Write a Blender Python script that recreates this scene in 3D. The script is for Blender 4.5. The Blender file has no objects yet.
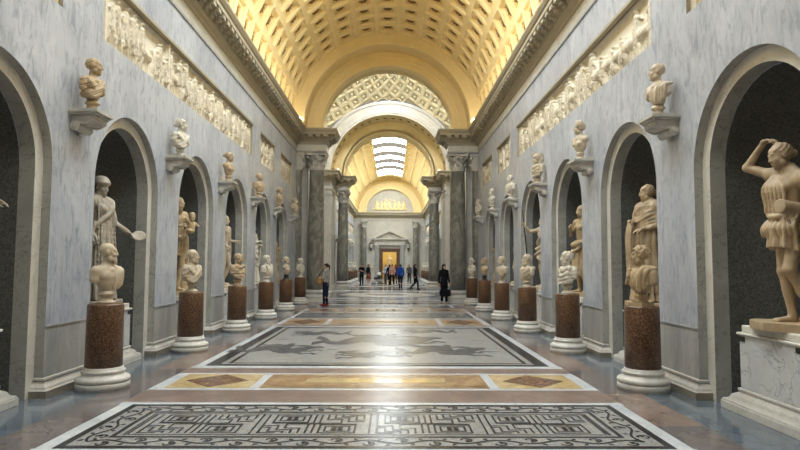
import bpy, bmesh, math, random
import numpy as np
from math import sin, cos, pi, sqrt, radians, atan2
from mathutils import Matrix, Vector
random.seed(7)
SC = bpy.context.scene
COL = SC.collection
W = 3.97          # half width of the hall
ZC = 7.42         # springing of the vaults
RV = 3.92         # radius of the barrel vaults

# ------------------------------------------------------------------ helpers
def link(name, me, mat=None, parent=None, loc=(0, 0, 0), rot=(0, 0, 0)):
    o = bpy.data.objects.new(name, me)
    COL.objects.link(o)
    if mat is not None and me is not None and len(me.materials) == 0:
        me.materials.append(mat)
    if parent is not None:
        o.parent = parent
    o.location = loc
    o.rotation_euler = rot
    return o

def tag(o, label=None, cat=None, group=None, kind=None):
    if label: o['label'] = label
    if cat: o['category'] = cat
    if group: o['group'] = group
    if kind: o['kind'] = kind
    return o

def empty(name, loc=(0, 0, 0), rz=0.0):
    o = bpy.data.objects.new(name, None)
    COL.objects.link(o)
    o.empty_display_size = .1
    o.location = loc
    o.rotation_euler = (0, 0, rz)
    return o

def copy_tree(o, parent=None, kids=None):
    c = o.copy()
    COL.objects.link(c)
    if parent is not None:
        c.parent = parent
    for ch in list(o.children):
        copy_tree(ch, c)
    return c

class MB:
    """collects faces of one mesh; every face carries a material index and a smooth flag"""
    def __init__(s):
        s.v, s.f, s.m, s.s = [], [], [], []
    def add(s, vs, fs, m=0, smooth=False):
        b = len(s.v)
        s.v.extend([tuple(float(c) for c in p) for p in vs])
        for f in fs:
            s.f.append(tuple(i + b for i in f)); s.m.append(m); s.s.append(smooth)
    def quad(s, a, b, c, d, m=0):
        s.add([a, b, c, d], [(0, 1, 2, 3)], m)
    def box(s, x0, x1, y0, y1, z0, z1, m=0):
        s.add([(x0, y0, z0), (x1, y0, z0), (x1, y1, z0), (x0, y1, z0), (x0, y0, z1), (x1, y0, z1), (x1, y1, z1), (x0, y1, z1)],
              [(3, 2, 1, 0), (4, 5, 6, 7), (0, 1, 5, 4), (1, 2, 6, 5), (2, 3, 7, 6), (3, 0, 4, 7)], m)
    def lathe(s, prof, n=32, c=(0, 0), m=0, smooth=True, cap=True):
        vs = []
        for r, z in prof:
            for k in range(n):
                a = 2 * pi * k / n
                vs.append((c[0] + r * cos(a), c[1] + r * sin(a), z))
        fs = []
        for i in range(len(prof) - 1):
            for k in range(n):
                k2 = (k + 1) % n
                fs.append((i * n + k, i * n + k2, (i + 1) * n + k2, (i + 1) * n + k))
        s.add(vs, fs, m, smooth)
        if cap:
            b = len(s.v) - len(vs)
            s.f.append(tuple(b + k for k in reversed(range(n)))); s.m.append(m); s.s.append(False)
            e = b + (len(prof) - 1) * n
            s.f.append(tuple(e + k for k in range(n))); s.m.append(m); s.s.append(False)
    def prism(s, poly, fn, t0, t1, m=0):
        """poly: 2D outline; fn(p, t) -> 3D"""
        n = len(poly)
        vs = [fn(p, t0) for p in poly] + [fn(p, t1) for p in poly]
        fs = [(k, (k + 1) % n, n + (k + 1) % n, n + k) for k in range(n)]
        s.add(vs, fs + [tuple(reversed(range(n))), tuple(range(n, 2 * n))], m)
    def tube(s, pts, r, n=8, m=0):
        pts = [Vector(p) for p in pts]
        rs = r if isinstance(r, (list, tuple)) else [r] * len(pts)
        vs = []
        for i, p in enumerate(pts):
            d = (pts[min(i + 1, len(pts) - 1)] - pts[max(i - 1, 0)]).normalized()
            u = d.cross(Vector((0, 0, 1)))
            if u.length < 1e-3: u = d.cross(Vector((0, 1, 0)))
            u.normalize(); w = d.cross(u)
            for k in range(n):
                a = 2 * pi * k / n
                vs.append(p + rs[i] * (cos(a) * u + sin(a) * w))
        fs = [(i * n + k, i * n + (k + 1) % n, (i + 1) * n + (k + 1) % n, (i + 1) * n + k) for i in range(len(pts) - 1) for k in range(n)]
        fs += [tuple(reversed(range(n))), tuple(range((len(pts) - 1) * n, len(pts) * n))]
        s.add(vs, fs, m, True)
    def mesh(s, name, mats=()):
        me = bpy.data.meshes.new(name)
        me.from_pydata(s.v, [], s.f)
        for m in mats: me.materials.append(m)
        me.polygons.foreach_set('material_index', s.m)
        me.polygons.foreach_set('use_smooth', s.s)
        me.update()
        bm = bmesh.new(); bm.from_mesh(me)
        bmesh.ops.recalc_face_normals(bm, faces=bm.faces)
        bm.to_mesh(me); bm.free()
        return me
    def build(s, name, mats, parent=None, loc=(0, 0, 0), rot=(0, 0, 0)):
        if not isinstance(mats, (list, tuple)): mats = [mats]
        return link(name, s.mesh(name, mats), None, parent, loc, rot)

def bevel(o, w, n=2, ang=35):
    m = o.modifiers.new('edge', 'BEVEL'); m.width = w; m.segments = n; m.limit_method = 'ANGLE'; m.angle_limit = radians(ang)
    return o

def structure(o):
    o['kind'] = 'structure'
    return o

# ------------------------------------------------------------------ materials
def S(r, g, b):
    f = lambda c: c / 12.92 if c <= .04045 else ((c + .055) / 1.055) ** 2.4
    return (f(r / 255), f(g / 255), f(b / 255), 1)

class NT:
    def __init__(s, name):
        s.mat = bpy.data.materials.new(name); s.mat.use_nodes = True
        s.t = s.mat.node_tree; s.b = s.t.nodes['Principled BSDF']
        tc = s.t.nodes.new('ShaderNodeTexCoord'); s.co = tc.outputs['Object']
    def n(s, typ, **k):
        nd = s.t.nodes.new(typ)
        for a, v in k.items(): setattr(nd, a, v)
        return nd
    def l(s, a, b): s.t.links.new(a, b)
    def mapping(s, scale=(1, 1, 1), rot=(0, 0, 0), loc=(0, 0, 0)):
        m = s.n('ShaderNodeMapping'); m.inputs['Scale'].default_value = scale; m.inputs['Rotation'].default_value = rot
        m.inputs['Location'].default_value = loc
        s.l(s.co, m.inputs['Vector']); return m.outputs[0]
    def noise(s, vec, scale, detail=6, rough=.6, dist=0):
        nd = s.n('ShaderNodeTexNoise'); nd.inputs['Scale'].default_value = scale; nd.inputs['Detail'].default_value = detail
        nd.inputs['Roughness'].default_value = rough; nd.inputs['Distortion'].default_value = dist
        s.l(vec, nd.inputs['Vector']); return nd.outputs['Fac']
    def ramp(s, fac, stops):
        r = s.n('ShaderNodeValToRGB'); e = r.color_ramp.elements
        while len(e) < len(stops): e.new(.5)
        for i, (p, c) in enumerate(stops): e[i].position = p; e[i].color = c
        s.l(fac, r.inputs[0]); return r.outputs[0]
    def mix(s, a, b, fac, mode='MIX'):
        m = s.n('ShaderNodeMix', data_type='RGBA', blend_type=mode)
        if isinstance(fac, float): m.inputs[0].default_value = fac
        else: s.l(fac, m.inputs[0])
        for v, i in ((a, 6), (b, 7)):
            if isinstance(v, tuple): m.inputs[i].default_value = v
            else: s.l(v, m.inputs[i])
        return m.outputs[2]
    def bump(s, h, strength=.3, dist=.01):
        b = s.n('ShaderNodeBump'); b.inputs['Strength'].default_value = strength; b.inputs['Distance'].default_value = dist
        s.l(h, b.inputs['Height']); s.l(b.outputs[0], s.b.inputs['Normal'])
    def done(s, col, rough=.5, spec=.5):
        if isinstance(col, tuple): s.b.inputs['Base Color'].default_value = col
        else: s.l(col, s.b.inputs['Base Color'])
        s.b.inputs['Roughness'].default_value = rough
        s.b.inputs['Specular IOR Level'].default_value = spec
        return s.mat

def marble(name, c1, c2, vein, scale=1.0, rough=.35, stretch=(1, 1, 1), rot=(0, 0, 0), vw=.03, vfac=.6, spec=.5, dist=1.2):
    """clouded stone with thin dark or pale veins"""
    t = NT(name); vec = t.mapping(stretch, rot)
    base = t.ramp(t.noise(vec, 1.3 * scale, 7, .62, .6), [(.3, c1), (.7, c2)])
    v = t.noise(vec, 2.2 * scale, 5, .55, dist)
    w = t.n('ShaderNodeMath', operation='SUBTRACT'); t.l(v, w.inputs[0]); w.inputs[1].default_value = .5
    a = t.n('ShaderNodeMath', operation='ABSOLUTE'); t.l(w.outputs[0], a.inputs[0])
    m = t.ramp(a.outputs[0], [(0, (vfac, vfac, vfac, 1)), (vw, (0, 0, 0, 1))])
    col = t.mix(base, vein, m)
    return t.done(col, rough, spec)

def plain(name, c, rough=.6, spec=.4, var=.08, scale=8, metal=0, bump=0):
    t = NT(name)
    n = t.noise(t.mapping(), scale, 5, .6)
    d = tuple(max(0, x * (1 - var)) for x in c[:3]) + (1,); e = tuple(min(1, x * (1 + var)) for x in c[:3]) + (1,)
    col = t.ramp(n, [(.3, d), (.7, e)])
    if bump: t.bump(n, bump, .01)
    t.b.inputs['Metallic'].default_value = metal
    return t.done(col, rough, spec)

def glow(name, c, st):
    m = bpy.data.materials.new(name); m.use_nodes = True
    b = m.node_tree.nodes['Principled BSDF']
    b.inputs['Base Color'].default_value = (.8, .8, .8, 1)
    b.inputs['Emission Color'].default_value = c; b.inputs['Emission Strength'].default_value = st
    return m

def wall_marble():
    t = NT('blue_grey_marble')
    vec = t.mapping((1, 1, .62), (radians(28), 0, 0))
    base = t.ramp(t.noise(vec, .9, 8, .68, 1.1), [(.22, S(152, 158, 170)), (.5, S(184, 188, 195)), (.78, S(206, 208, 212))])
    fine = t.ramp(t.noise(t.mapping((1, 2.6, .8), (radians(38), 0, 0)), 3.4, 8, .68, 1.3), [(.34, S(148, 157, 178)), (.52, (1, 1, 1, 1))])
    col = t.mix(base, fine, .58, 'MULTIPLY')
    # slabs of slightly different tone
    sp = t.n('ShaderNodeSeparateXYZ'); t.l(t.co, sp.inputs[0]); cb = t.n('ShaderNodeCombineXYZ')
    t.l(sp.outputs[1], cb.inputs[0]); t.l(sp.outputs[2], cb.inputs[1])
    br = t.n('ShaderNodeTexBrick'); t.l(cb.outputs[0], br.inputs['Vector'])
    br.inputs['Scale'].default_value = 1; br.inputs['Brick Width'].default_value = 1.67; br.inputs['Row Height'].default_value = 1.39
    br.inputs['Mortar Size'].default_value = .004; br.inputs['Color1'].default_value = (.93, .93, .94, 1)
    br.inputs['Color2'].default_value = (1, 1, 1, 1); br.inputs['Mortar'].default_value = (.86, .86, .87, 1)
    col = t.mix(col, br.outputs['Color'], 1.0, 'MULTIPLY')
    return t.done(col, .33, .45)

def porphyry():
    t = NT('red_brown_granite')
    vo = t.n('ShaderNodeTexVoronoi'); vo.inputs['Scale'].default_value = 105
    t.l(t.mapping(), vo.inputs['Vector'])
    sp = t.n('ShaderNodeSeparateColor'); t.l(vo.outputs['Color'], sp.inputs[0])
    col = t.ramp(sp.outputs[0], [(.0, S(38, 28, 20)), (.28, S(84, 57, 38)), (.55, S(116, 82, 56)), (.85, S(150, 116, 86)), (1, S(72, 47, 31))])
    big = t.ramp(t.noise(t.mapping(), 5, 4), [(.3, (.75, .72, .7, 1)), (.7, (1, 1, 1, 1))])
    return t.done(t.mix(col, big, 1.0, 'MULTIPLY'), .32, .45)

def column_marble():
    t = NT('grey_green_column_marble')
    vec = t.mapping((1, 1, .55), (radians(35), radians(25), 0))
    col = t.ramp(t.noise(vec, 2.0, 7, .65, 2.2), [(.25, S(82, 82, 76)), (.48, S(122, 120, 110)), (.64, S(152, 148, 136)), (.82, S(200, 195, 182))])
    return t.done(col, .28, .5)

def speckled(name, c1, c2, scale, rough, spec=.5, bump=0):
    t = NT(name)
    n = t.noise(t.mapping(), scale, 5, .75)
    if bump: t.bump(n, bump, .01)
    return t.done(t.ramp(n, [(.36, c1), (.64, c2)]), rough, spec)

def tesserae(name, c, gap, cell=.022, rough=.26):
    """small stone cubes"""
    t = NT(name)
    vo = t.n('ShaderNodeTexVoronoi', feature='DISTANCE_TO_EDGE'); vo.inputs['Scale'].default_value = 1 / cell
    vo2 = t.n('ShaderNodeTexVoronoi'); vo2.inputs['Scale'].default_value = 1 / cell
    v = t.mapping(); t.l(v, vo.inputs['Vector']); t.l(v, vo2.inputs['Vector'])
    sp = t.n('ShaderNodeSeparateColor'); t.l(vo2.outputs['Color'], sp.inputs[0])
    d = tuple(x * .8 for x in c[:3]) + (1,); e = tuple(min(1, x * 1.15) for x in c[:3]) + (1,)
    col = t.ramp(sp.outputs[0], [(0, d), (1, e)])
    m = t.ramp(vo.outputs['Distance'], [(0, (.6, .6, .6, 1)), (.1, (0, 0, 0, 1))])
    big = t.ramp(t.noise(t.mapping(), .8, 5), [(.3, (.86, .85, .84, 1)), (.7, (1, 1, 1, 1))])
    return t.done(t.mix(t.mix(col, gap, m), big, 1.0, 'MULTIPLY'), rough, .5)

def statue_marble(name, c1, c2, c3):
    t = NT(name)
    col = t.ramp(t.noise(t.mapping(), 3.5, 7, .65, .5), [(.25, c1), (.5, c2), (.75, c3)])
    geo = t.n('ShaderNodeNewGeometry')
    dirt_and_shade = t.ramp(geo.outputs['Pointiness'], [(.42, (.45, .37, .28, 1)), (.495, (1, 1, 1, 1))])  # hollows darkened: dirt and the shade of folds put into the colour
    return t.done(t.mix(col, dirt_and_shade, .8, 'MULTIPLY'), .5, .35)

M = dict(
    wall=wall_marble(), porphyry=porphyry(), column=column_marble(),
    band=marble('warm_white_marble', S(198, 194, 184), S(218, 214, 205), S(146, 140, 130), 1.3, .4, vw=.012, vfac=.5),
    reveal=marble('grey_veined_marble', S(146, 146, 141), S(172, 172, 167), S(92, 92, 88), 1.4, .4, vw=.014, vfac=.6),
    dado=marble('grey_dado_marble', S(146, 146, 144), S(182, 180, 176), S(120, 120, 120), 1.2, .36, (1, 3, .6), vw=.03, vfac=.35),
    base=marble('base_moulding_marble', S(178, 174, 166), S(202, 198, 190), S(136, 132, 126), 1.5, .35, vw=.02, vfac=.4),
    plinth=marble('dark_plinth_marble', S(120, 112, 98), S(150, 142, 128), S(90, 84, 76), 2, .4, vw=.02, vfac=.4),
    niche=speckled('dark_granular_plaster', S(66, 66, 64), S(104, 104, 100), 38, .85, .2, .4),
    stone=plain('cream_cornice_stone', S(168, 158, 136), .6, .3, .06, 3),
    frieze=marble('pale_grey_marble', S(182, 178, 168), S(204, 200, 190), S(140, 138, 132), 1.1, .4, vw=.02, vfac=.4),
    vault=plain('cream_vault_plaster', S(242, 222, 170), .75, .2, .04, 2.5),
    coffer=plain('shaded_coffer_plaster', S(232, 208, 148), .75, .2, .06, 4),  # vault plaster in a darker tone, recess shading painted in
    rosette=plain('brown_shaded_rosette', S(128, 100, 62), .6, .3, .26, 12),  # brown carries the dark shading and dirt of the rosettes
    dome=plain('grey_cream_dome_plaster', S(224, 212, 178), .75, .2, .05, 3),
    domedark=plain('grey_coffer_plaster', S(206, 196, 166), .75, .2, .05, 3),
    pedbase=marble('white_base_marble', S(186, 183, 175), S(210, 206, 198), S(150, 146, 138), 2.5, .35, vw=.025, vfac=.5),
    pedstone=marble('grey_white_pedestal_marble', S(176, 178, 180), S(208, 208, 206), S(110, 112, 114), 1.6, .38, (1, 1, .8), (.5, .3, 0), .018, .7),
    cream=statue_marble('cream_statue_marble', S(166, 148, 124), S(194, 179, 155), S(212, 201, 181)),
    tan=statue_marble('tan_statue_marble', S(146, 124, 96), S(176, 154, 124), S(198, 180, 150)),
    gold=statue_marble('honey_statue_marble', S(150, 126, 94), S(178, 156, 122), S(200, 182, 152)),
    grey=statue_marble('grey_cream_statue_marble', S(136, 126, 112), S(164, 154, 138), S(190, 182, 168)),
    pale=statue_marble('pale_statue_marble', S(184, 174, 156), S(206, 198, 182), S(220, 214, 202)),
    corbel=marble('grey_corbel_marble', S(168, 164, 156), S(204, 200, 190), S(128, 124, 116), 3, .5, vw=.02, vfac=.4),
    relief=statue_marble('cream_relief_stone', S(196, 186, 164), S(218, 208, 186), S(230, 222, 204)),
    black=plain('black_stone', S(34, 32, 32), .45, .4, .1),
    iron=plain('dark_iron', S(40, 38, 36), .5, .5, .1),
)
FL = dict(
    bard=marble('blue_grey_floor_marble', S(76, 85, 95), S(116, 124, 132), S(54, 62, 70), .9, .1, vw=.05, vfac=.4),
    rose=marble('rose_band_floor_marble', S(116, 98, 90), S(148, 128, 117), S(94, 84, 82), 1.3, .3, vw=.05, vfac=.5),
    pink=marble('rose_grey_floor_marble', S(96, 90, 89), S(128, 118, 114), S(84, 82, 83), 1.1, .13, vw=.05, vfac=.5),
    orange=marble('orange_rose_floor_marble', S(116, 98, 90), S(142, 122, 111), S(98, 86, 80), 1.4, .2, vw=.04, vfac=.5),
    white=marble('white_floor_marble', S(186, 190, 194), S(214, 216, 218), S(148, 154, 160), 1.5, .24, vw=.03, vfac=.4),
    yellow=marble('yellow_floor_marble', S(190, 164, 112), S(212, 192, 148), S(150, 112, 76), 2.11, .11, vw=.03, vfac=.5),
    brown=marble('brown_breccia_floor_marble', S(88, 58, 40), S(122, 84, 58), S(190, 164, 126), 3, .26, vw=.03, vfac=.6),
    breccia=marble('cream_breccia_floor_marble', S(138, 104, 72), S(190, 162, 120), S(104, 72, 54), 2.6, .28, vw=.06, vfac=.6),
    light=tesserae('pale_mosaic_stones', S(166, 165, 162), S(108, 106, 103)),
    grey=tesserae('grey_mosaic_stones', S(176, 174, 170), S(120, 118, 114)),
    dark=tesserae('black_mosaic_stones', S(40, 40, 43), S(80, 78, 76)),
    mid=tesserae('dark_grey_mosaic_stones', S(84, 84, 88), S(120, 118, 116)),
)
# ------------------------------------------------------------------ plan
PIERS = [7.9 + 3.34 * k for k in range(-2, 6)]            # pier centres of the near hall
NICHE = [p + 1.67 for p in PIERS[:-1]]
Y0, Y1 = -1.6, 24.7                                       # near hall
YC1 = 26.4                                                # near column screen
XA, XB = 28.2, 37.2                                       # crossing
YC2 = 40.2                                                # far column screen
Y2, Y3 = 41.0, 67.0                                       # far hall
PIERS2 = [YC1 + YC2 - p for p in reversed(PIERS)]
NICHE2 = [YC1 + YC2 - p for p in reversed(NICHE)]
RO, RI, SPR = 1.14, .975, 2.77
ZF0, ZF1 = 4.83, 5.75                                     # relief band

# ------------------------------------------------------------------ side walls
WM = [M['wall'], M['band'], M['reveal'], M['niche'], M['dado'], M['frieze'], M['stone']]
def wall_side(name, sg, ya, yb, niches, panels):
    mb = MB()
    X = sg * W
    P = lambda d, y, z: (sg * (W + d), y, z)
    edges = [ya]
    for c in niches: edges += [c - RO, c + RO]
    edges.append(yb)
    N = 28
    for i in range(0, len(edges), 2):                     # piers
        a, b = edges[i], edges[i + 1]
        if b - a > .01:
            mb.quad(P(0, a, .84), P(0, b, .84), P(0, b, ZF0), P(0, a, ZF0), 0)
            mb.quad(P(0, a, 0), P(0, b, 0), P(0, b, .84), P(0, a, .84), 4)
    for c in niches:
        arc = [(c - RO * cos(pi * k / N), SPR + RO * sin(pi * k / N)) for k in range(N + 1)]
        arci = [(c - RI * cos(pi * k / N), SPR + RI * sin(pi * k / N)) for k in range(N + 1)]
        for k in range(N):
            (ya_, za), (yb_, zb) = arc[k], arc[k + 1]
            mb.quad(P(0, ya_, za), P(0, yb_, zb), P(0, yb_, ZF0), P(0, ya_, ZF0), 0)
        path = [(c - RO, 0)] + arc + [(c + RO, 0)]
        pathi = [(c - RI, 0)] + arci + [(c + RI, 0)]
        n = len(path)
        for k in range(n - 1):
            a, b = path[k], path[k + 1]; ai, bi = pathi[k], pathi[k + 1]
            mb.quad(P(0, *a), P(0, *b), P(.11, *b), P(.11, *a), 2)            # outer step
            mb.quad(P(.11, *a), P(.11, *b), P(.11, *bi), P(.11, *ai), 1)      # flat arch band
            mb.quad(P(.11, *ai), P(.11, *bi), P(.3, *bi), P(.3, *ai), 2)      # inner reveal
        # apse: half cylinder with a quarter dome
        vs, fs = [], []
        K = 20
        for k in range(K + 1):
            a = pi * k / K
            vs.append(P(.3 + RI * sin(a), c - RI * cos(a), 0)); vs.append(P(.3 + RI * sin(a), c - RI * cos(a), SPR))
        for k in range(K): fs.append((2 * k, 2 * k + 2, 2 * k + 3, 2 * k + 1))
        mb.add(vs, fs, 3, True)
        vs, fs = [], []
        for j in range(9):
            e = pi / 2 * j / 8
            for k in range(K + 1):
                a = pi * k / K
                vs.append(P(.3 + RI * cos(e) * sin(a), c - RI * cos(e) * cos(a), SPR + RI * sin(e)))
        # quarter sphere: poles swept about the vertical
        for j in range(8):
            for k in range(K):
                q = j * (K + 1) + k
                fs.append((q, q + 1, q + K + 2, q + K + 1))
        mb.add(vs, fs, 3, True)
    # relief band and attic strip
    e = [ya]
    for a, b in panels: e += [a, b]
    e.append(yb)
    for i in range(0, len(e), 2):
        mb.quad(P(0, e[i], ZF0), P(0, e[i + 1], ZF0), P(0, e[i + 1], ZF1), P(0, e[i], ZF1), 0)
    for a, b in panels:
        q = [(a, ZF0), (b, ZF0), (b, ZF1), (a, ZF1)]
        for k in range(4):
            mb.quad(P(0, *q[k]), P(0, *q[(k + 1) % 4]), P(.12, *q[(k + 1) % 4]), P(.12, *q[k]), 6)
        mb.quad(P(.12, a, ZF0), P(.12, b, ZF0), P(.12, b, ZF1), P(.12, a, ZF1), 6)
        # thin hood moulding above the recess
        mb.box(min(X, X - sg * .035), max(X, X - sg * .035), a - .05, b + .05, ZF1, ZF1 + .05, 6)
    mb.quad(P(0, ya, ZF1), P(0, yb, ZF1), P(0, yb, 6.5), P(0, ya, 6.5), 0)
    o = structure(mb.build(name, WM))
    return o

PAN = [(1.2, 7.45), (8.5, 17.75), (18.9, 21.1), (22.4, 24.7)]
PAN2 = [(YC1 + YC2 - b, YC1 + YC2 - a) for a, b in reversed(PAN)]
for nm, sg in (('left', -1), ('right', 1)):
    wall_side('wall_' + nm, sg, Y0, YC1, NICHE, PAN)
    wall_side('wall_far_' + nm, sg, YC2, Y3, NICHE2, PAN2)

# base mouldings, one run per side and hall
BP = [(0, .0), (.1, 0), (.1, .085), (.1, .085), (.085, .1), (.075, .125), (.05, .15), (.04, .165), (.04, .185), (.02, .19), (.02, .215), (.0, .225)]
def base_run(name, sg, ya, yb, niches):
    mb = MB()
    edges = [ya]
    for c in niches: edges += [c - RO, c + RO]
    edges.append(yb)
    for i in range(0, len(edges), 2):
        a, b = edges[i], edges[i + 1]
        vs = []
        for pr, z in BP:
            vs += [(sg * (W + .115), a - pr, z), (sg * (W - pr), a - pr, z), (sg * (W - pr), b + pr, z), (sg * (W + .115), b + pr, z)]
        n = len(BP)
        for k in range(n - 1):
            m = 1 if k < 2 else (2 if k in (8,) else 0)
            for q in range(3):
                mb.add([vs[4 * k + q], vs[4 * k + q + 1], vs[4 * k + 5 + q], vs[4 * k + 4 + q]], [(0, 1, 2, 3)], m)
    return structure(mb.build(name, [M['base'], M['plinth'], M['black']]))
for nm, sg in (('left', -1), ('right', 1)):
    base_run('baseboard_' + nm, sg, Y0, YC1 - .55, NICHE)
    base_run('baseboard_far_' + nm, sg, YC2 + .55, Y3, NICHE2)

# dark lip between dado and slabs
def lip(name, sg, ya, yb, niches):
    mb = MB(); edges = [ya]
    for c in niches: edges += [c - RO, c + RO]
    edges.append(yb)
    for i in range(0, len(edges), 2):
        mb.box(min(sg * W, sg * (W - .012)), max(sg * W, sg * (W - .012)), edges[i], edges[i + 1], .828, .85)
    return structure(mb.build(name, M['dado']))
for i, (sg, a, b, nn) in enumerate(((-1, Y0, YC1, NICHE), (1, Y0, YC1, NICHE), (-1, YC2, Y3, NICHE2), (1, YC2, Y3, NICHE2))):
    lip('trim_%d' % (i + 1), sg, a, b, nn)

# ------------------------------------------------------------------ cornice
CP = [(.006, 6.5), (.03, 6.5), (.03, 6.555), (.006, 6.56), (.006, 6.82), (.04, 6.84), (.05, 6.9), (.1, 6.94), (.13, 7.0), (.13, 7.04), (.17, 7.05), (.17, 7.2),
      (.4, 7.2), (.4, 7.3), (.43, 7.32), (.48, 7.4), (.48, 7.46), (0, 7.5)]
def sweep(mb, path, prof, side, closed=False, mfun=lambda k: 0):
    """path: plan points; profile (projection, z); projection towards the left (side=1) or right (side=-1) of the path"""
    n = len(path); nor = []
    for i in range(n):
        ds = []
        if i > 0 or closed: a, b = path[i - 1], path[i]; ds.append((b[0] - a[0], b[1] - a[1]))
        if i < n - 1 or closed: a, b = path[i], path[(i + 1) % n]; ds.append((b[0] - a[0], b[1] - a[1]))
        ns = []
        for d in ds:
            L = math.hypot(*d); ns.append((-d[1] / L * side, d[0] / L * side))
        if len(ns) == 1: nor.append(ns[0])
        else:
            sx, sy = ns[0][0] + ns[1][0], ns[0][1] + ns[1][1]
            k = 2 / (sx * sx + sy * sy) if sx * sx + sy * sy > 1e-6 else 0
            nor.append((sx * k, sy * k))
    m = len(prof); vs = []
    for i in range(n):
        for pr, z in prof: vs.append((path[i][0] + nor[i][0] * pr, path[i][1] + nor[i][1] * pr, z))
    for i in range(n if closed else n - 1):
        j = (i + 1) % n
        for k in range(m - 1):
            mb.add([vs[i * m + k], vs[j * m + k], vs[j * m + k + 1], vs[i * m + k + 1]], [(0, 1, 2, 3)], mfun(k))
def modillions(mb, path, side, m=0):
    for (ax, ay), (bx, by) in zip(path[:-1], path[1:]):
        L = math.hypot(bx - ax, by - ay); dx, dy = (bx - ax) / L, (by - ay) / L; nx, ny = -dy * side, dx * side
        k = max(1, int(round(L / .36)))
        for i in range(k + 1):
            t = i * L / k
            for w, p0, p1, z0, z1 in ((.1, .16, .385, 7.1, 7.2), (.085, .16, .3, 7.05, 7.1), (.07, .15, .22, 7.0, 7.05)):
                c = [(-w, p0), (w, p0), (w, p1), (-w, p1)]
                v = [(ax + dx * (t + s) + nx * p, ay + dy * (t + s) + ny * p, z) for z in (z0, z1) for s, p in c]
                mb.add(v, [(3, 2, 1, 0), (4, 5, 6, 7), (0, 1, 5, 4), (1, 2, 6, 5), (2, 3, 7, 6), (3, 0, 4, 7)], m)
XI = 2.66
def cpath(sg):
    s = sg
    return [(s * W, Y0), (s * W, YC1 - .5), (s * XI, YC1 - .5), (s * XI, YC1 + .5), (s * 3.55, YC1 + .5), (s * 3.55, XA), (s * 4.5, XA),
            (s * 4.5, XB), (s * 3.55, XB), (s * 3.55, YC2 - .5), (s * XI, YC2 - .5), (s * XI, YC2 + .5), (s * W, YC2 + .5), (s * W, Y3), (s * .02, Y3)]
for nm, sg in (('left', -1), ('right', 1)):
    mb = MB(); p = cpath(sg)
    sweep(mb, p, CP, -1 if sg < 0 else 1, mfun=lambda k: 1 if k == 3 else (2 if k in (0, 1) else 0))
    modillions(mb, p, -1 if sg < 0 else 1, 0)
    for c in (YC1, YC2):                                   # underside and core of the architrave
        mb.box(min(sg * XI, sg * W), max(sg * XI, sg * W), c - .499, c + .499, 6.5, 7.44, 1)
    structure(mb.build('trim_cornice_' + nm, [M['stone'], M['frieze'], M['dado']]))

# crossing piers and side walls
for nm, sg in (('left', -1), ('right', 1)):
    mb = MB()
    for a, b in ((YC1 + .5, XA), (XB, YC2 - .5)):
        mb.box(min(sg * 3.55, sg * 5.2), max(sg * 3.55, sg * 5.2), a, b, 0, 7.45)
        for z0, z1, pr in ((0, .22, .08), (.22, .3, .04), (6.0, 6.06, .04), (6.3, 6.5, .05)):
            mb.box(min(sg * (3.55 - pr), sg * 5.2), max(sg * (3.55 - pr), sg * 5.2), a - (pr if a > 30 else 0), b + (pr if b < 30 else 0), z0, z1)
    mb.box(min(sg * 4.5, sg * 5.2), max(sg * 4.5, sg * 5.2), XA, XB, 0, 7.45)
    structure(mb.build('wall_crossing_' + nm, [M['frieze']]))

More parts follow.
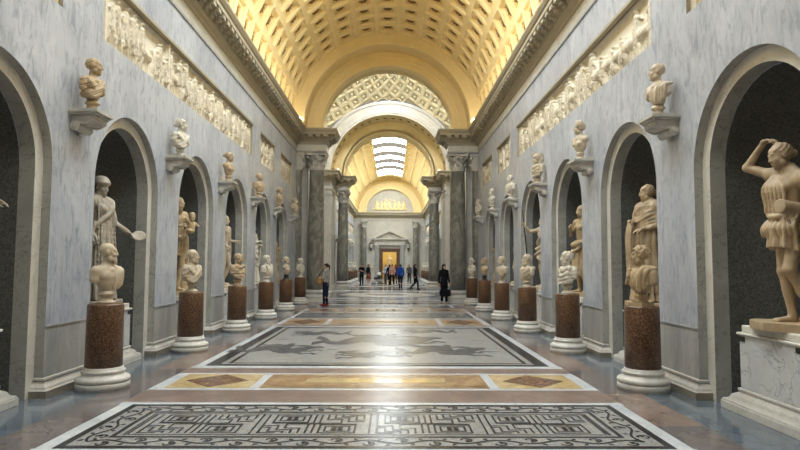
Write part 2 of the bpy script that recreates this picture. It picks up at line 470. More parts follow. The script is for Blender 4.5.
# ------------------------------------------------------------------ barrel vaults with coffers
NCOL = 13
DA = radians(13.0)
def vault(name, ya, yb, sky):
    """sky: list of (y0,y1) skylight openings along the crown"""
    mb = MB()
    P = lambda r, a, y: (r * sin(a), y, ZC + r * cos(a))
    n = int(round((yb - ya) / .872)); dy = (yb - ya) / n
    amax = NCOL * DA / 2
    for sgn in (-1, 1):                                    # plain springing strips
        for k in range(3):
            a0 = sgn * (amax + (pi / 2 - amax) * k / 3); a1 = sgn * (amax + (pi / 2 - amax) * (k + 1) / 3)
            mb.quad(P(RV, a0, ya), P(RV, a0, yb), P(RV, a1, yb), P(RV, a1, ya), 0)
    for i in range(n):
        y0, y1 = ya + i * dy, ya + (i + 1) * dy
        for j in range(NCOL):
            a0 = -amax + j * DA; a1 = a0 + DA
            if abs(j - NCOL // 2) <= 1 and any(s0 - .01 < (y0 + y1) / 2 < s1 + .01 for s0, s1 in sky): continue
            rings = []
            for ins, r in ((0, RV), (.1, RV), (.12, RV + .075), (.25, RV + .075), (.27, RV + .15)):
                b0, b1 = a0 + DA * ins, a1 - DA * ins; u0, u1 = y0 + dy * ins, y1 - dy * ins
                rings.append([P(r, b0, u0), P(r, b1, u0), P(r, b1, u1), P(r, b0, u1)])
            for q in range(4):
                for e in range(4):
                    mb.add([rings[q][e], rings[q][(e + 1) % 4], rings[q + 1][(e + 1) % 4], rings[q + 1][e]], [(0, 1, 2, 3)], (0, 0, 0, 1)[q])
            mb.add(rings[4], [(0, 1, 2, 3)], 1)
            ac, yc = (a0 + a1) / 2, (y0 + y1) / 2           # rosette
            vs = [P(RV + .05, ac, yc)]
            for k in range(12):
                t = 2 * pi * k / 12; rr = .16 if k % 2 == 0 else .1
                vs.append(P(RV + .08 + (.02 if k % 2 else 0), ac + rr * cos(t) / RV, yc + rr * sin(t)))
            for k in range(12):
                t = 2 * pi * k / 12; rr = .13 if k % 2 == 0 else .1
                vs.append(P(RV + .152, ac + rr * cos(t) / RV, yc + rr * sin(t)))
            mb.add(vs, [(0, 1 + k, 1 + (k + 1) % 12) for k in range(12)] + [(1 + k, 13 + k, 13 + (k + 1) % 12, 1 + (k + 1) % 12) for k in range(12)], 2)
    ah = DA * 1.5
    for s0, s1 in sky:                                     # jambs of the skylights
        for sgn in (-1, 1):
            mb.quad(P(RV, sgn * ah, s0), P(RV, sgn * ah, s1), P(RV + .45, sgn * ah, s1), P(RV + .45, sgn * ah, s0), 0)
        for y in (s0, s1):
            for k in range(8):
                a0 = -ah + 2 * ah * k / 8; a1 = a0 + 2 * ah / 8
                mb.quad(P(RV, a0, y), P(RV, a1, y), P(RV + .45, a1, y), P(RV + .45, a0, y), 0)
    o = structure(mb.build(name, [M['vault'], M['coffer'], M['rosette']]))
    return dy

GLASS = glow('daylit_skylight_glass', (.83, .93, 1, 1), 14.8)
OCULUS_GLOW = glow('added_oculus_glow', (.9, .95, 1, 1), 50.0)  # glow of the unseen oculus, added to brighten the crossing
M['bronze'] = plain('dark_bronze', S(50, 42, 30), .6, .3, .1)
def skylight(idx, s0, s1, nb):
    """arched glazing with curved ribs"""
    ah = DA * 1.5
    P = lambda r, a, y: (r * sin(a), y, ZC + r * cos(a))
    root = structure(empty('window_%d' % idx, (0, 0, 0)))
    mb = MB()
    for k in range(8):
        a0 = -ah + 2 * ah * k / 8; a1 = a0 + 2 * ah / 8
        mb.quad(P(RV + .4, a0, s0), P(RV + .4, a1, s0), P(RV + .4, a1, s1), P(RV + .4, a0, s1))
    mb.build('window_pane', GLASS, root)
    mb = MB()
    L = (s1 - s0) / nb
    for i in range(1, nb):
        y = s0 + i * L
        for k in range(8):
            a0 = -ah + 2 * ah * k / 8; a1 = a0 + 2 * ah / 8
            v = [P(r, a, yy) for r in (RV + .06, RV + .39) for a in (a0, a1) for yy in (y - .13, y + .13)]
            mb.add(v, [(0, 1, 3, 2), (0, 2, 6, 4), (1, 3, 7, 5), (4, 5, 7, 6)])
    mb.build('window_frame', M['bronze'], root)
n1 = (Y1 - Y0)
dyA = n1 / round(n1 / .872); dyB = (Y3 - Y2) / round((Y3 - Y2) / .872)
skA = (Y0 + dyA * 4, Y0 + dyA * 23)
skB = (Y2 + dyB * 5, Y2 + dyB * 27)
vault('ceiling_near_vault', Y0, Y1, [skA]); vault('ceiling_far_vault', Y2, Y3, [skB])
skylight(1, skA[0], skA[1], 5); skylight(2, skB[0], skB[1], 5)

# ------------------------------------------------------------------ arches across the nave
def ring(name, prof, mats, mi=lambda k: 0, n=48, extra=None):
    """profile (radius, y) swept over half a turn"""
    mb = MB(); m = len(prof); vs = []
    for i in range(n + 1):
        a = -pi / 2 + pi * i / n
        for r, y in prof: vs.append((r * sin(a), y, ZC + r * cos(a)))
    for i in range(n):
        for k in range(m - 1):
            mb.add([vs[i * m + k], vs[(i + 1) * m + k], vs[(i + 1) * m + k + 1], vs[i * m + k + 1]], [(0, 1, 2, 3)], mi(k), False)
    if extra: extra(mb)
    return structure(mb.build(name, mats))
def soffit_coffers(mb, r, y0, y1, m=1, n=22):
    """sunk panels with bosses on the underside of an arch"""
    P = lambda rr, a, y: (rr * sin(a), y, ZC + rr * cos(a))
    for k in range(n):
        a0 = -pi / 2 + pi * (k + .12) / n; a1 = -pi / 2 + pi * (k + .88) / n
        o = [P(r - .03, a0, y0), P(r - .03, a1, y0), P(r - .03, a1, y1), P(r - .03, a0, y1)]
        d = (a1 - a0) * .16; e = (y1 - y0) * .14
        i_ = [P(r - .03, a0 + d, y0 + e), P(r - .03, a1 - d, y0 + e), P(r - .03, a1 - d, y1 - e), P(r - .03, a0 + d, y1 - e)]
        b = [P(r + .005, a0 + d, y0 + e), P(r + .005, a1 - d, y0 + e), P(r + .005, a1 - d, y1 - e), P(r + .005, a0 + d, y1 - e)]
        for q in range(4):
            mb.quad(o[q], o[(q + 1) % 4], i_[(q + 1) % 4], i_[q], 0)
            mb.quad(i_[q], i_[(q + 1) % 4], b[(q + 1) % 4], b[q], m)
        mb.add(b, [(0, 1, 2, 3)], m)
        am, ym = (a0 + a1) / 2, (y0 + y1) / 2
        c = [P(r - .06, am, ym)] + [P(r - .005, am + .13 * cos(t) / r, ym + .13 * sin(t)) for t in [2 * pi * i / 10 for i in range(10)]]
        mb.add(c, [(0, 1 + i, 1 + (i + 1) % 10) for i in range(10)], 2)
def screen_arch(name, ya, yb, back=False):
    f = ya
    g = f + .95                                           # plain band under the vault, then the moulded face
    prof = [(RV + .02, f), (3.5, f), (3.46, f + .03), (3.46, g), (3.36, g), (3.36, g - .05), (3.28, g - .05), (3.26, g - .1), (3.18, g - .1), (3.16, g - .05), (3.06, g - .05), (3.05, g - .02), (2.98, g - .02), (2.97, g - .06),
            (2.9, g - .06), (2.88, g - .12), (2.82, g - .12), (2.79, g - .06), (2.79, yb - .05), (2.85, yb), (3.2, yb), (3.3, yb - .06), (RV, yb - .06)]
    if back:
        e = Y2
        prof = [(RV + .02, e), (3.76, e), (3.74, e - .03), (3.74, e - .3), (3.3, e - .3), (3.0, e - .3), (2.93, e - .35), (2.93, ya + .06), (2.98, ya), (3.06, ya), (3.08, ya + .05), (3.18, ya + .05), (3.2, ya + .09), (3.34, ya + .09), (3.36, ya + .03), (3.5, ya + .03), (3.52, ya + .1), (RV, ya + .12)]
    return ring(name, prof, [M['vault'], M['coffer'], M['rosette']], lambda k: 0)
screen_arch('trim_near_arch', Y1 - .02, Y1 + 1.35)
screen_arch('trim_far_arch', 38.9, Y2, True)
# broad arches on both sides of the crossing, with white archivolt and coffered soffit
for nm, a, b, face in (('near', YC1 + .5, XA, 1), ('far', XB, 38.9, -1)):
    f = b if face > 0 else a
    g = a if face > 0 else b
    prof = [(4.5, f), (4.42, f), (4.42, f + face * .09), (4.3, f + face * .1), (4.26, f + face * .05), (4.0, f + face * .05), (3.98, f + face * .07), (3.72, f + face * .07), (3.7, f + face * .04), (3.6, f + face * .03), (3.6, f), (3.6, g), (2.9, g)]
    def ex(mb, a=a, b=b, f=f, face=face):
        soffit_coffers(mb, 3.6, a + .12, b - .1)
        for k in range(76):                                # bead row on the archivolt
            t = -pi / 2 + pi * (k + .5) / 76
            c = (4.36 * sin(t), f + face * .1, ZC + 4.36 * cos(t)); s = .035
            mb.box(c[0] - s, c[0] + s, c[1] - s, c[1] + s, c[2] - s, c[2] + s, 3)
    ring('trim_crossing_arch_' + nm, prof, [M['vault'], M['coffer'], M['rosette'], M['band']], lambda k: 3 if k < 10 else 0, 56, ex)

# sail vault over the crossing
def sail():
    mb = MB(); A = 4.5; yc = (XA + XB) / 2; R = A * sqrt(2)
    N = 40
    P = lambda x, y, dr: (x * (1 + dr / R), yc + y * (1 + dr / R), ZC + sqrt(max(0, R * R - x * x - y * y)) * (1 + dr / R))
    vs = [P(-A + 2 * A * i / N, -A + 2 * A * j / N, .1) for j in range(N + 1) for i in range(N + 1)]
    fs = []
    for j in range(N):
        for i in range(N):
            x, y = -A + 2 * A * (i + .5) / N, -A + 2 * A * (j + .5) / N
            if math.hypot(x, y) > 1.55: q = j * (N + 1) + i; fs.append((q, q + 1, q + N + 2, q + N + 1))
    mb.add(vs, fs, 1)
    nr, ns = 18, 34
    ph = lambda i: radians(14) + radians(76) * i / nr
    clamp = lambda v: max(-A, min(A, v))
    def sp(p, t, dr):
        x, y = clamp(R * sin(p) * cos(t)), clamp(R * sin(p) * sin(t))
        return P(x, y, dr)
    for i in range(0, nr + 1):
        for j in range(ns):
            t = 2 * pi * (j + (.5 if i % 2 else 0)) / ns; dt = pi / ns
            c = (ph(i), t)
            cx, cy = R * sin(c[0]) * cos(t), R * sin(c[0]) * sin(t)
            if abs(cx) > A * .985 or abs(cy) > A * .985 or c[0] > 1.5: continue
            dp = radians(76) / nr
            def ringp(k, dr): return [sp(c[0] - dp * k, t, dr), sp(c[0], t + dt * k, dr), sp(c[0] + dp * k, t, dr), sp(c[0], t - dt * k, dr)]
            r = [ringp(1.0, 0), ringp(.78, 0), ringp(.74, .045), ringp(.58, .045), ringp(.55, .08)]
            for q in range(4):
                for e in range(4):
                    mb.add([r[q][e], r[q][(e + 1) % 4], r[q + 1][(e + 1) % 4], r[q + 1][e]], [(0, 1, 2, 3)], 0 if q != 3 else 1)
            bo = [sp(c[0], t, .0)] + [sp(c[0] + dp * .24 * cos(u), t + dt * .24 * sin(u), .07) for u in [2 * pi * e / 8 for e in range(8)]]
            mb.add(bo, [(0, 1 + e, 1 + (e + 1) % 8) for e in range(8)], 0)
    for s in (-1, 1):                                      # lunettes at the sides
        n = 24
        arc = [(A * cos(pi * k / n), A * sin(pi * k / n)) for k in range(n + 1)]
        mb.add([(s * A, yc + u, ZC + v) for u, v in arc], [tuple(range(n + 1))], 0)
    structure(mb.build('ceiling_crossing', [M['dome'], M['domedark']]))
    root = structure(empty('window_3', (0, yc, ZC + R - .1)))  # oculus out of view, added to let light into the crossing
    mb = MB(); mb.lathe([(1.75, .1), (1.75, .14)], 32, cap=True); mb.build('window_pane', OCULUS_GLOW, root)
sail()

# ------------------------------------------------------------------ end walls
def end_wall():
    mb = MB(); y = Y3
    dw, dh = .76, 3.05
    mb.quad((-W, y, 0), (-dw, y, 0), (-dw, y, 6.5), (-W, y, 6.5)); mb.quad((dw, y, 0), (W, y, 0), (W, y, 6.5), (dw, y, 6.5))
    mb.quad((-dw, y, dh), (dw, y, dh), (dw, y, 6.5), (-dw, y, 6.5))
    for s in (-1, 1): mb.quad((s * dw, y, 0), (s * dw, y + .8, 0), (s * dw, y + .8, dh), (s * dw, y, dh), 1)
    mb.quad((-dw, y, dh), (dw, y, dh), (dw, y + .8, dh), (-dw, y + .8, dh), 1)
    n = 32                                                 # lunette
    arc = [(RV * cos(pi * k / n), y, ZC + RV * sin(pi * k / n)) for k in range(n + 1)]
    mb.add(arc + [(-W, y, 6.5), (W, y, 6.5)], [tuple(range(n + 3))], 2)
    structure(mb.build('wall_end', [M['frieze'], M['reveal'], M['band']]))
    f = y - .1
    ring('trim_end_arch', [(RV, f - .05), (3.6, f - .05), (3.55, f - .3), (3.4, f - .3), (3.35, f - .25), (2.85, f - .25), (2.8, f - .3), (2.65, f - .3), (2.65, y)], [M['vault']])
    mb = MB()
    mb.box(-W, W, Y0 - .3, Y0, 0, ZC); n = 32
    arc = [(RV * cos(pi * k / n), Y0, ZC + RV * sin(pi * k / n)) for k in range(n + 1)]
    mb.add(arc, [tuple(range(n + 1))], 0)
    structure(mb.build('wall_back', [M['frieze']]))
    # lit room beyond the door
    mb = MB()
    mb.box(-2.4, 2.4, y + 6, y + 6.2, 0, 4.6); mb.box(-2.6, -2.4, y + .8, y + 6.2, 0, 4.6); mb.box(2.4, 2.6, y + .8, y + 6.2, 0, 4.6); mb.box(-2.6, 2.6, y + .8, y + 6.2, 4.6, 4.8)
    mb.box(-2.6, -dw, y + .75, y + .9, 0, 4.6); mb.box(dw, 2.6, y + .75, y + .9, 0, 4.6); mb.box(-dw, dw, y + .75, y + .9, dh, 4.6)
    structure(mb.build('wall_golden_room', [plain('golden_wall_paint', S(222, 202, 142), .7, .3, .08, 2)]))
end_wall()

# door surround
def door():
    root = structure(empty('door_1', (0, Y3, 0)))
    mb = MB()
    for s in (-1, 1):
        mb.box(min(s * .76, s * 1.14), max(s * .76, s * 1.14), -.12, .02, 0, 3.05); mb.box(min(s * .98, s * 1.14), max(s * .98, s * 1.14), -.17, -.12, 0, 3.45)
    mb.box(-1.14, 1.14, -.12, .02, 3.05, 3.45); mb.box(-1.14, 1.14, -.17, -.12, 3.3, 3.45)
    bevel(mb.build('door_frame', marble('dark_brown_door_marble', S(70, 48, 36), S(104, 76, 58), S(140, 110, 90), 2, .4), root), .015)
    mb = MB()
    for s in (-1, 1):
        mb.box(min(s * 1.2, s * 1.62), max(s * 1.2, s * 1.62), -.22, 0, .3, 3.5); mb.box(min(s * 1.16, s * 1.68), max(s * 1.16, s * 1.68), -.28, 0, 0, .3)
        mb.box(min(s * 1.16, s * 1.68), max(s * 1.16, s * 1.68), -.28, 0, 3.5, 3.8)
    bevel(mb.build('pilaster', M['reveal'], root), .02)
    mb = MB()
    mb.box(-1.75, 1.75, -.3, 0, 3.8, 4.05); mb.box(-1.72, 1.72, -.26, 0, 4.05, 4.35); mb.box(-1.95, 1.95, -.5, 0, 4.42, 4.56); mb.box(-1.82, 1.82, -.36, 0, 4.35, 4.42)
    for k in range(21): mb.box(-1.72 + k * .172 - .05, -1.72 + k * .172 + .05, -.32, -.26, 4.24, 4.35)
    mb.prism([(-1.7, 4.56), (1.7, 4.56), (0, 5.3)], lambda p, t: (p[0], t, p[1]), -.2, 0)
    for s in (-1, 1):
        mb.prism([(s * 1.98, 4.56), (s * 1.62, 4.56), (0, 5.3), (0, 5.48)], lambda p, t: (p[0], t, p[1]), -.5, 0)
    mb.build('pediment', M['frieze'], root)
door()
# ------------------------------------------------------------------ floor
FM = ['rose', 'bard', 'pink', 'white', 'yellow', 'brown', 'breccia', 'orange', 'light', 'grey', 'dark', 'mid']
FI = {k: i for i, k in enumerate(FM)}
FMAT = [FL[k] for k in FM]
ZK = [0.0]
def zz(z):
    ZK[0] += 2.5e-6                                       # every inlay a hair above the one laid before
    return z + ZK[0]
def rect(mb, x0, x1, y0, y1, z, m):
    z = zz(z); mb.quad((x0, y0, z), (x1, y0, z), (x1, y1, z), (x0, y1, z), FI[m])
def frame(mb, x0, x1, y0, y1, w, z, m, wy=None):
    wy = wy or w
    rect(mb, x0, x1, y0, y0 + wy, z, m); rect(mb, x0, x1, y1 - wy, y1, z, m)
    rect(mb, x0, x0 + w, y0 + wy, y1 - wy, z, m); rect(mb, x1 - w, x1, y0 + wy, y1 - wy, z, m)
def ribbon(mb, pts, w, z, m):
    """flat band of varying width along a curve"""
    z = zz(z); n = len(pts); ws = w if isinstance(w, (list, tuple)) else [w] * n
    vs = []
    for i in range(n):
        a, b = pts[max(i - 1, 0)], pts[min(i + 1, n - 1)]
        dx, dy = b[0] - a[0], b[1] - a[1]; L = math.hypot(dx, dy) or 1
        nx, ny = -dy / L * ws[i] / 2, dx / L * ws[i] / 2
        vs += [(pts[i][0] + nx, pts[i][1] + ny, z), (pts[i][0] - nx, pts[i][1] - ny, z)]; z += 1.5e-5
    mb.add(vs, [(2 * i, 2 * i + 1, 2 * i + 3, 2 * i + 2) for i in range(n - 1)], FI[m])
def disc(mb, x, y, r, z, m, n=10, ry=None):
    z = zz(z)
    mb.add([(x + r * cos(2 * pi * k / n), y + (ry or r) * sin(2 * pi * k / n), z) for k in range(n)], [tuple(range(n))], FI[m])

fb = MB()
fb.box(-5.3, 5.3, Y0 - .3, Y3 + 7, -.3, 0, FI['bard'])
z1, z2, z3 = .003, .006, .009
# border strips along the walls
for s in (-1, 1):
    a, b = sorted((s * 2.85, s * 3.36))
    ys = [Y0, 2.0, 4.4, 6.1, 7.6, 9.3, 12, 15.2, 18.4, 21.5, 25.3]
    for k in range(len(ys) - 1): rect(fb, a, b, ys[k], ys[k + 1], z1, 'orange' if (k in (3,) and s > 0) or k % 4 == 1 else 'pink')
    for ya, yb in ((5.22, 7.1), (9.5, 15.6), (18.05, 20.3)):
        p, q = sorted((s * 2.72, s * 2.86)); rect(fb, p, q, ya, yb, z2, 'white')
HX = 2.89
def cross(y0, y1, m): rect(fb, -HX, HX, y0, y1, z1, m)
def panel_row(y0, y1, side='yellow', mid='breccia'):
    rect(fb, -HX, HX, y0 - .1, y1 + .1, z1, 'white')
    for s in (-1, 1):
        a, b = sorted((s * 1.62, s * 2.72))
        rect(fb, a, b, y0, y1, z2, side); xm, ym = (a + b) / 2, (y0 + y1) / 2
        fb.add([(a + .12, ym, z3), (xm, y0 + .04, z3), (b - .12, ym, z3), (xm, y1 - .04, z3)], [(0, 1, 2, 3)], FI['brown'])
    rect(fb, -1.5, 1.5, y0, y1, z2, mid)
    for k in range(5):
        rect(fb, -1.5 + k * .6 + .05, -1.5 + k * .6 + .55, y0 + .12, y1 - .12, z3, ('breccia', 'breccia', 'breccia', 'breccia', 'breccia')[k])
    rect(fb, -.95, .95, (y0 + y1) / 2 - .16, (y0 + y1) / 2 + .16, z3 + .002, 'yellow')
cross(5.1, 5.34, 'white')
cross(Y0, 2.8, 'rose'); panel_row(3.2, 4.2); cross(4.3, 5.1, 'rose')
cross(6.98, 7.1, 'white'); cross(7.1, 7.8, 'rose')
panel_row(7.9, 8.88)
cross(8.98, 9.42, 'rose'); cross(9.42, 9.62, 'white')
cross(15.52, 15.72, 'white'); cross(15.72, 16.0, 'rose')
panel_row(16.15, 17.75, 'breccia', 'breccia')
cross(17.85, 18.1, 'rose'); cross(18.05, 18.25, 'white')
cross(20.1, 20.3, 'white'); cross(20.3, 20.7, 'rose'); panel_row(20.85, 21.9, 'breccia', 'pink'); cross(22.0, 22.4, 'rose')
# dark and pale bands up to the columns, the crossing and the far hall
cross(22.4, 24.2, 'mid'); frame(fb, -2.6, 2.6, 22.6, 24.0, .12, z2, 'white'); cross(24.2, 24.5, 'white')
rect(fb, -2.6, 2.6, 24.9, 25.6, z1, 'pink'); rect(fb, -4.0, 4.0, 25.7, 25.95, z1, 'white'); rect(fb, -2.4, 2.4, 26.0, 26.8, z1, 'orange')
rect(fb, -3.5, 3.5, 27.0, 27.5, z1, 'white')
rect(fb, -4.5, 4.5, XA, XB, z1, 'white'); rect(fb, -4.2, 4.2, XA + .6, XB - .6, z2, 'bard'); frame(fb, -3.6, 3.6, XA + 1.2, XB - 1.2, .25, z3, 'white')
disc(fb, 0, 32.4, 3.0, z3, 'mid', 48); disc(fb, 0, 32.4, 2.6, z3 + .003, 'light', 48); disc(fb, 0, 32.4, 1.1, z3 + .006, 'orange', 48)
rect(fb, -3.4, 3.4, 37.3, 37.9, z1, 'white'); rect(fb, -2.4, 2.4, 38.6, 40.4, z1, 'pink'); rect(fb, -4, 4, 41.0, 41.3, z1, 'white')
yy = 41.6
while yy < 62:
    rect(fb, -2.86, 2.86, yy, yy + 1.6, z1, 'pink'); frame(fb, -2.8, 2.8, yy + 1.7, yy + 4.4, .15, z1, 'white')
    rect(fb, -2.6, 2.6, yy + 1.9, yy + 4.2, z1, 'grey'); frame(fb, -2.4, 2.4, yy + 2.1, yy + 4.0, .12, z2, 'dark'); rect(fb, -2.86, 2.86, yy + 4.5, yy + 4.8, z2, 'white')
    yy += 5.0
structure(fb.build('floor', FMAT))

# ---- nearest mosaic: meander framed by a scroll border
def meander(name, y0, y1, X, fine=True):
    ZK[0] = 0; mb = MB()
    rect(mb, -X, X, y0, y1, .004, 'light')
    za, zb = .0065, .009
    frame(mb, -X, X, y0, y1, .075, za, 'dark')
    frame(mb, -X + .33, X - .33, y0 + .33, y1 - .33, .045, za, 'dark')
    frame(mb, -X + .42, X - .42, y0 + .42, y1 - .42, .018, za, 'dark')
    def scroll(ax, ay, bx, by):
        L = math.hypot(bx - ax, by - ay); dx, dy = (bx - ax) / L, (by - ay) / L; nx, ny = -dy, dx
        T = lambda t, h: (ax + dx * t + nx * h, ay + dy * t + ny * h)
        n = int(round(L / .3)); p = L / n; N = n * 8
        ribbon(mb, [T(L * k / N, .05 * sin(2 * pi * (L * k / N) / (2 * p))) for k in range(N + 1)], .026, za, 'dark')
        for k in range(n):
            s = 1 if k % 2 else -1; t0 = (k + .5) * p
            pts = []; ws = []
            for q in range(11):
                a = q / 10 * 1.6 * pi; r = .062 * (1 - .55 * q / 10)
                pts.append(T(t0 + r * sin(a) * 1.15, s * (-.0 + .062 - r * (1 - cos(a)) * .0 - r * cos(a)) * 1.0)); ws.append(.03 - .014 * q / 10)
            ribbon(mb, pts, ws, za, 'dark')
            c = T(t0 + .02, s * .045); disc(mb, c[0], c[1], .02, zb, 'dark', 6)
            for e in (-1, 1):
                u = T(t0 + e * .09, -s * .05); v = T(t0 + e * .13, -s * .1)
                ribbon(mb, [u, ((u[0] + v[0]) / 2, (u[1] + v[1]) / 2), v], [.006, .042, .006], za, 'dark')
    c = .2
    scroll(-X + c, y1 - c, X - c, y1 - c); scroll(-X + c, y0 + c, X - c, y0 + c)
    scroll(-X + c, y0 + c, -X + c, y1 - c); scroll(X - c, y0 + c, X - c, y1 - c)
    bx0, bx1, by0, by1 = -X + .46, X - .46, y0 + .46, y1 - .46
    U = (bx1 - bx0) / 4; su, sv = U / 12, (by1 - by0) / 10
    th = .021
    for k in range(4):
        ox = bx0 + k * U
        def line(*p):
            for (a, b), (c_, d) in zip(p[:-1], p[1:]):
                x0, x1 = sorted((ox + a * su, ox + c_ * su)); ya, yb = sorted((by0 + b * sv, by0 + d * sv))
                if x1 - x0 < 1e-6: rect(mb, x0 - th / 2, x0 + th / 2, ya - th / 2, yb + th / 2, za, 'dark')
                else: rect(mb, x0 - th / 2, x1 + th / 2, ya - th / 2, yb + th / 2, za, 'dark')
        line((0, 0), (0, 10)); line((.75, .3), (.75, 9.7))
        half = [[(1.6, 5.7), (1.6, 9.6), (5.3, 9.6), (5.3, 5.7), (1.6, 5.7)], [(2.2, 6.5), (4.7, 6.5), (4.7, 8.8), (2.2, 8.8), (2.2, 6.5)], [(5.95, 5.3), (5.95, 9.6)], [(6.6, 5.3), (6.6, 9.6)],
                [(7.35, 9.6), (7.35, 7.3), (8.9, 7.3), (8.9, 5.3)], [(8.1, 9.6), (8.1, 8.1), (9.65, 8.1), (9.65, 6.1), (11.3, 6.1)], [(8.9, 9.6), (8.9, 8.9), (10.45, 8.9), (10.45, 6.9), (11.3, 6.9)], [(9.7, 9.6), (11.3, 9.6), (11.3, 7.7)], [(1.6, 5.25), (8.9, 5.25)]]
        for p in half: line(*p); line(*[(12.1 - u, 10 - v) for u, v in p])
        for a, b in ((3.45, 7.65), (8.65, 2.35)):
            for q in range(4):
                t = pi / 4 + q * pi / 2
                disc(mb, ox + a * su + .045 * cos(t), by0 + b * sv + .045 * sin(t), .03, za, 'dark', 8)
    line = None
    rect(mb, bx1 - .02, bx1 + .02, by0, by1, za, 'dark')
    return structure(mb.build(name, FMAT))
meander('floor_meander_mosaic', 5.34, 6.98, 2.72)
meander('floor_far_mosaic', 18.25, 20.1, 2.72)

# ---- large mosaic with sea creatures
def sea():
    ZK[0] = 0; mb = MB(); y0, y1, X = 9.62, 15.52, 2.72
    rect(mb, -X, X, y0, y1, .004, 'light')
    za, zb = .0065, .009
    frame(mb, -X, X, y0, y1, .2, za, 'dark', .14); frame(mb, -X + .3, X - .3, y0 + .24, y1 - .24, .06, za, 'dark', .05)
    def beast(x, y, s, flip, seed, rider):
        r = random.Random(seed); f = -1 if flip else 1
        T = lambda a, b: (x + f * a * s, y + b * s * 1.7)
        def blob(a, b, ra, rb, z=za, m='mid'):
            n = 22; q = r.random() * 6; z = zz(z)
            mb.add([(*T(a + ra * (1 + .13 * sin(3 * t + q) + .08 * sin(7 * t)) * cos(t), b + rb * (1 + .13 * cos(4 * t + q)) * sin(t)), z) for t in [2 * pi * k / n for k in range(n)]], [tuple(range(n))], FI[m])
        # looped fish tail
        pts, ws = [], []
        for k in range(40):
            t = k / 39
            pts.append(T(-.2 - .95 * t, .05 + .3 * sin(6.2 * t) * (1 - .35 * t) + .12 * t)); ws.append(s * (.5 * (1 - t) ** .7 + .09))
        ribbon(mb, pts, ws, za, 'mid')
        for q in (-1, 1): ribbon(mb, [T(-1.12, .16), T(-1.24, .16 + .16 * q), T(-1.3, .16 + .34 * q)], [.1 * s, .2 * s, .03], za, 'mid')
        blob(0, 0, .34, .26); blob(.3, .1, .26, .22); blob(.52, .3, .17, .16); blob(.7, .36, .15, .1)
        for k in range(4): ribbon(mb, [T(.5 - .06 * k, .42), T(.42 - .08 * k, .55 + .04 * (k % 2))], [.1 * s, .03 * s], za, 'mid')
        for x0, pts in ((0, [T(.3, 0), T(.58, -.06), T(.72, .1), T(.86, .02)]), (1, [T(.2, -.12), T(.44, -.3), T(.66, -.24), T(.78, -.36)])): ribbon(mb, pts, [.22 * s, .15 * s, .12 * s, .14 * s], za, 'mid')
        for q in range(5): ribbon(mb, [T(.0 - q * .15, .2), T(-.08 - q * .15, .34 + .05 * (q % 2))], [.13 * s, .02], za, 'mid')
        for q in range(4): ribbon(mb, [T(-.05 - q * .16, -.02), T(.06 - q * .16, .06)], [.012, .03, ], zb, 'light')
        if rider:
            blob(-.1, .36, .15, .22, zb); blob(-.04, .66, .1, .09, zb)
            ribbon(mb, [T(-.05, .5), T(.16, .48), T(.34, .56)], [.12 * s, .09 * s, .07 * s], zb, 'mid')
            ribbon(mb, [T(-.16, .52), T(-.4, .62), T(-.62, .54), T(-.78, .64)], [.1 * s, .2 * s, .15 * s, .04 * s], zb, 'mid')
    beast(-1.55, 14.05, .62, True, 1, False); beast(-1.75, 11.3, .78, False, 2, True); beast(-.25, 10.75, .62, True, 3, False)
    beast(.25, 12.5, 1.25, False, 4, True); beast(1.35, 11.15, .8, False, 5, True); beast(.95, 14.5, .62, True, 6, False)
    for a, b, c in ((-2.1, 12.9, .3), (2.05, 12.9, .35), (2.1, 11.2, .3), (-1.0, 12.6, .4), (-.9, 11.4, .25)):
        ribbon(mb, [(a - c / 2, b), (a, b + .05), (a + c / 2, b + .02)], [.01, .05, .01], za, 'mid')
    return structure(mb.build('floor_sea_mosaic', FMAT))
sea()
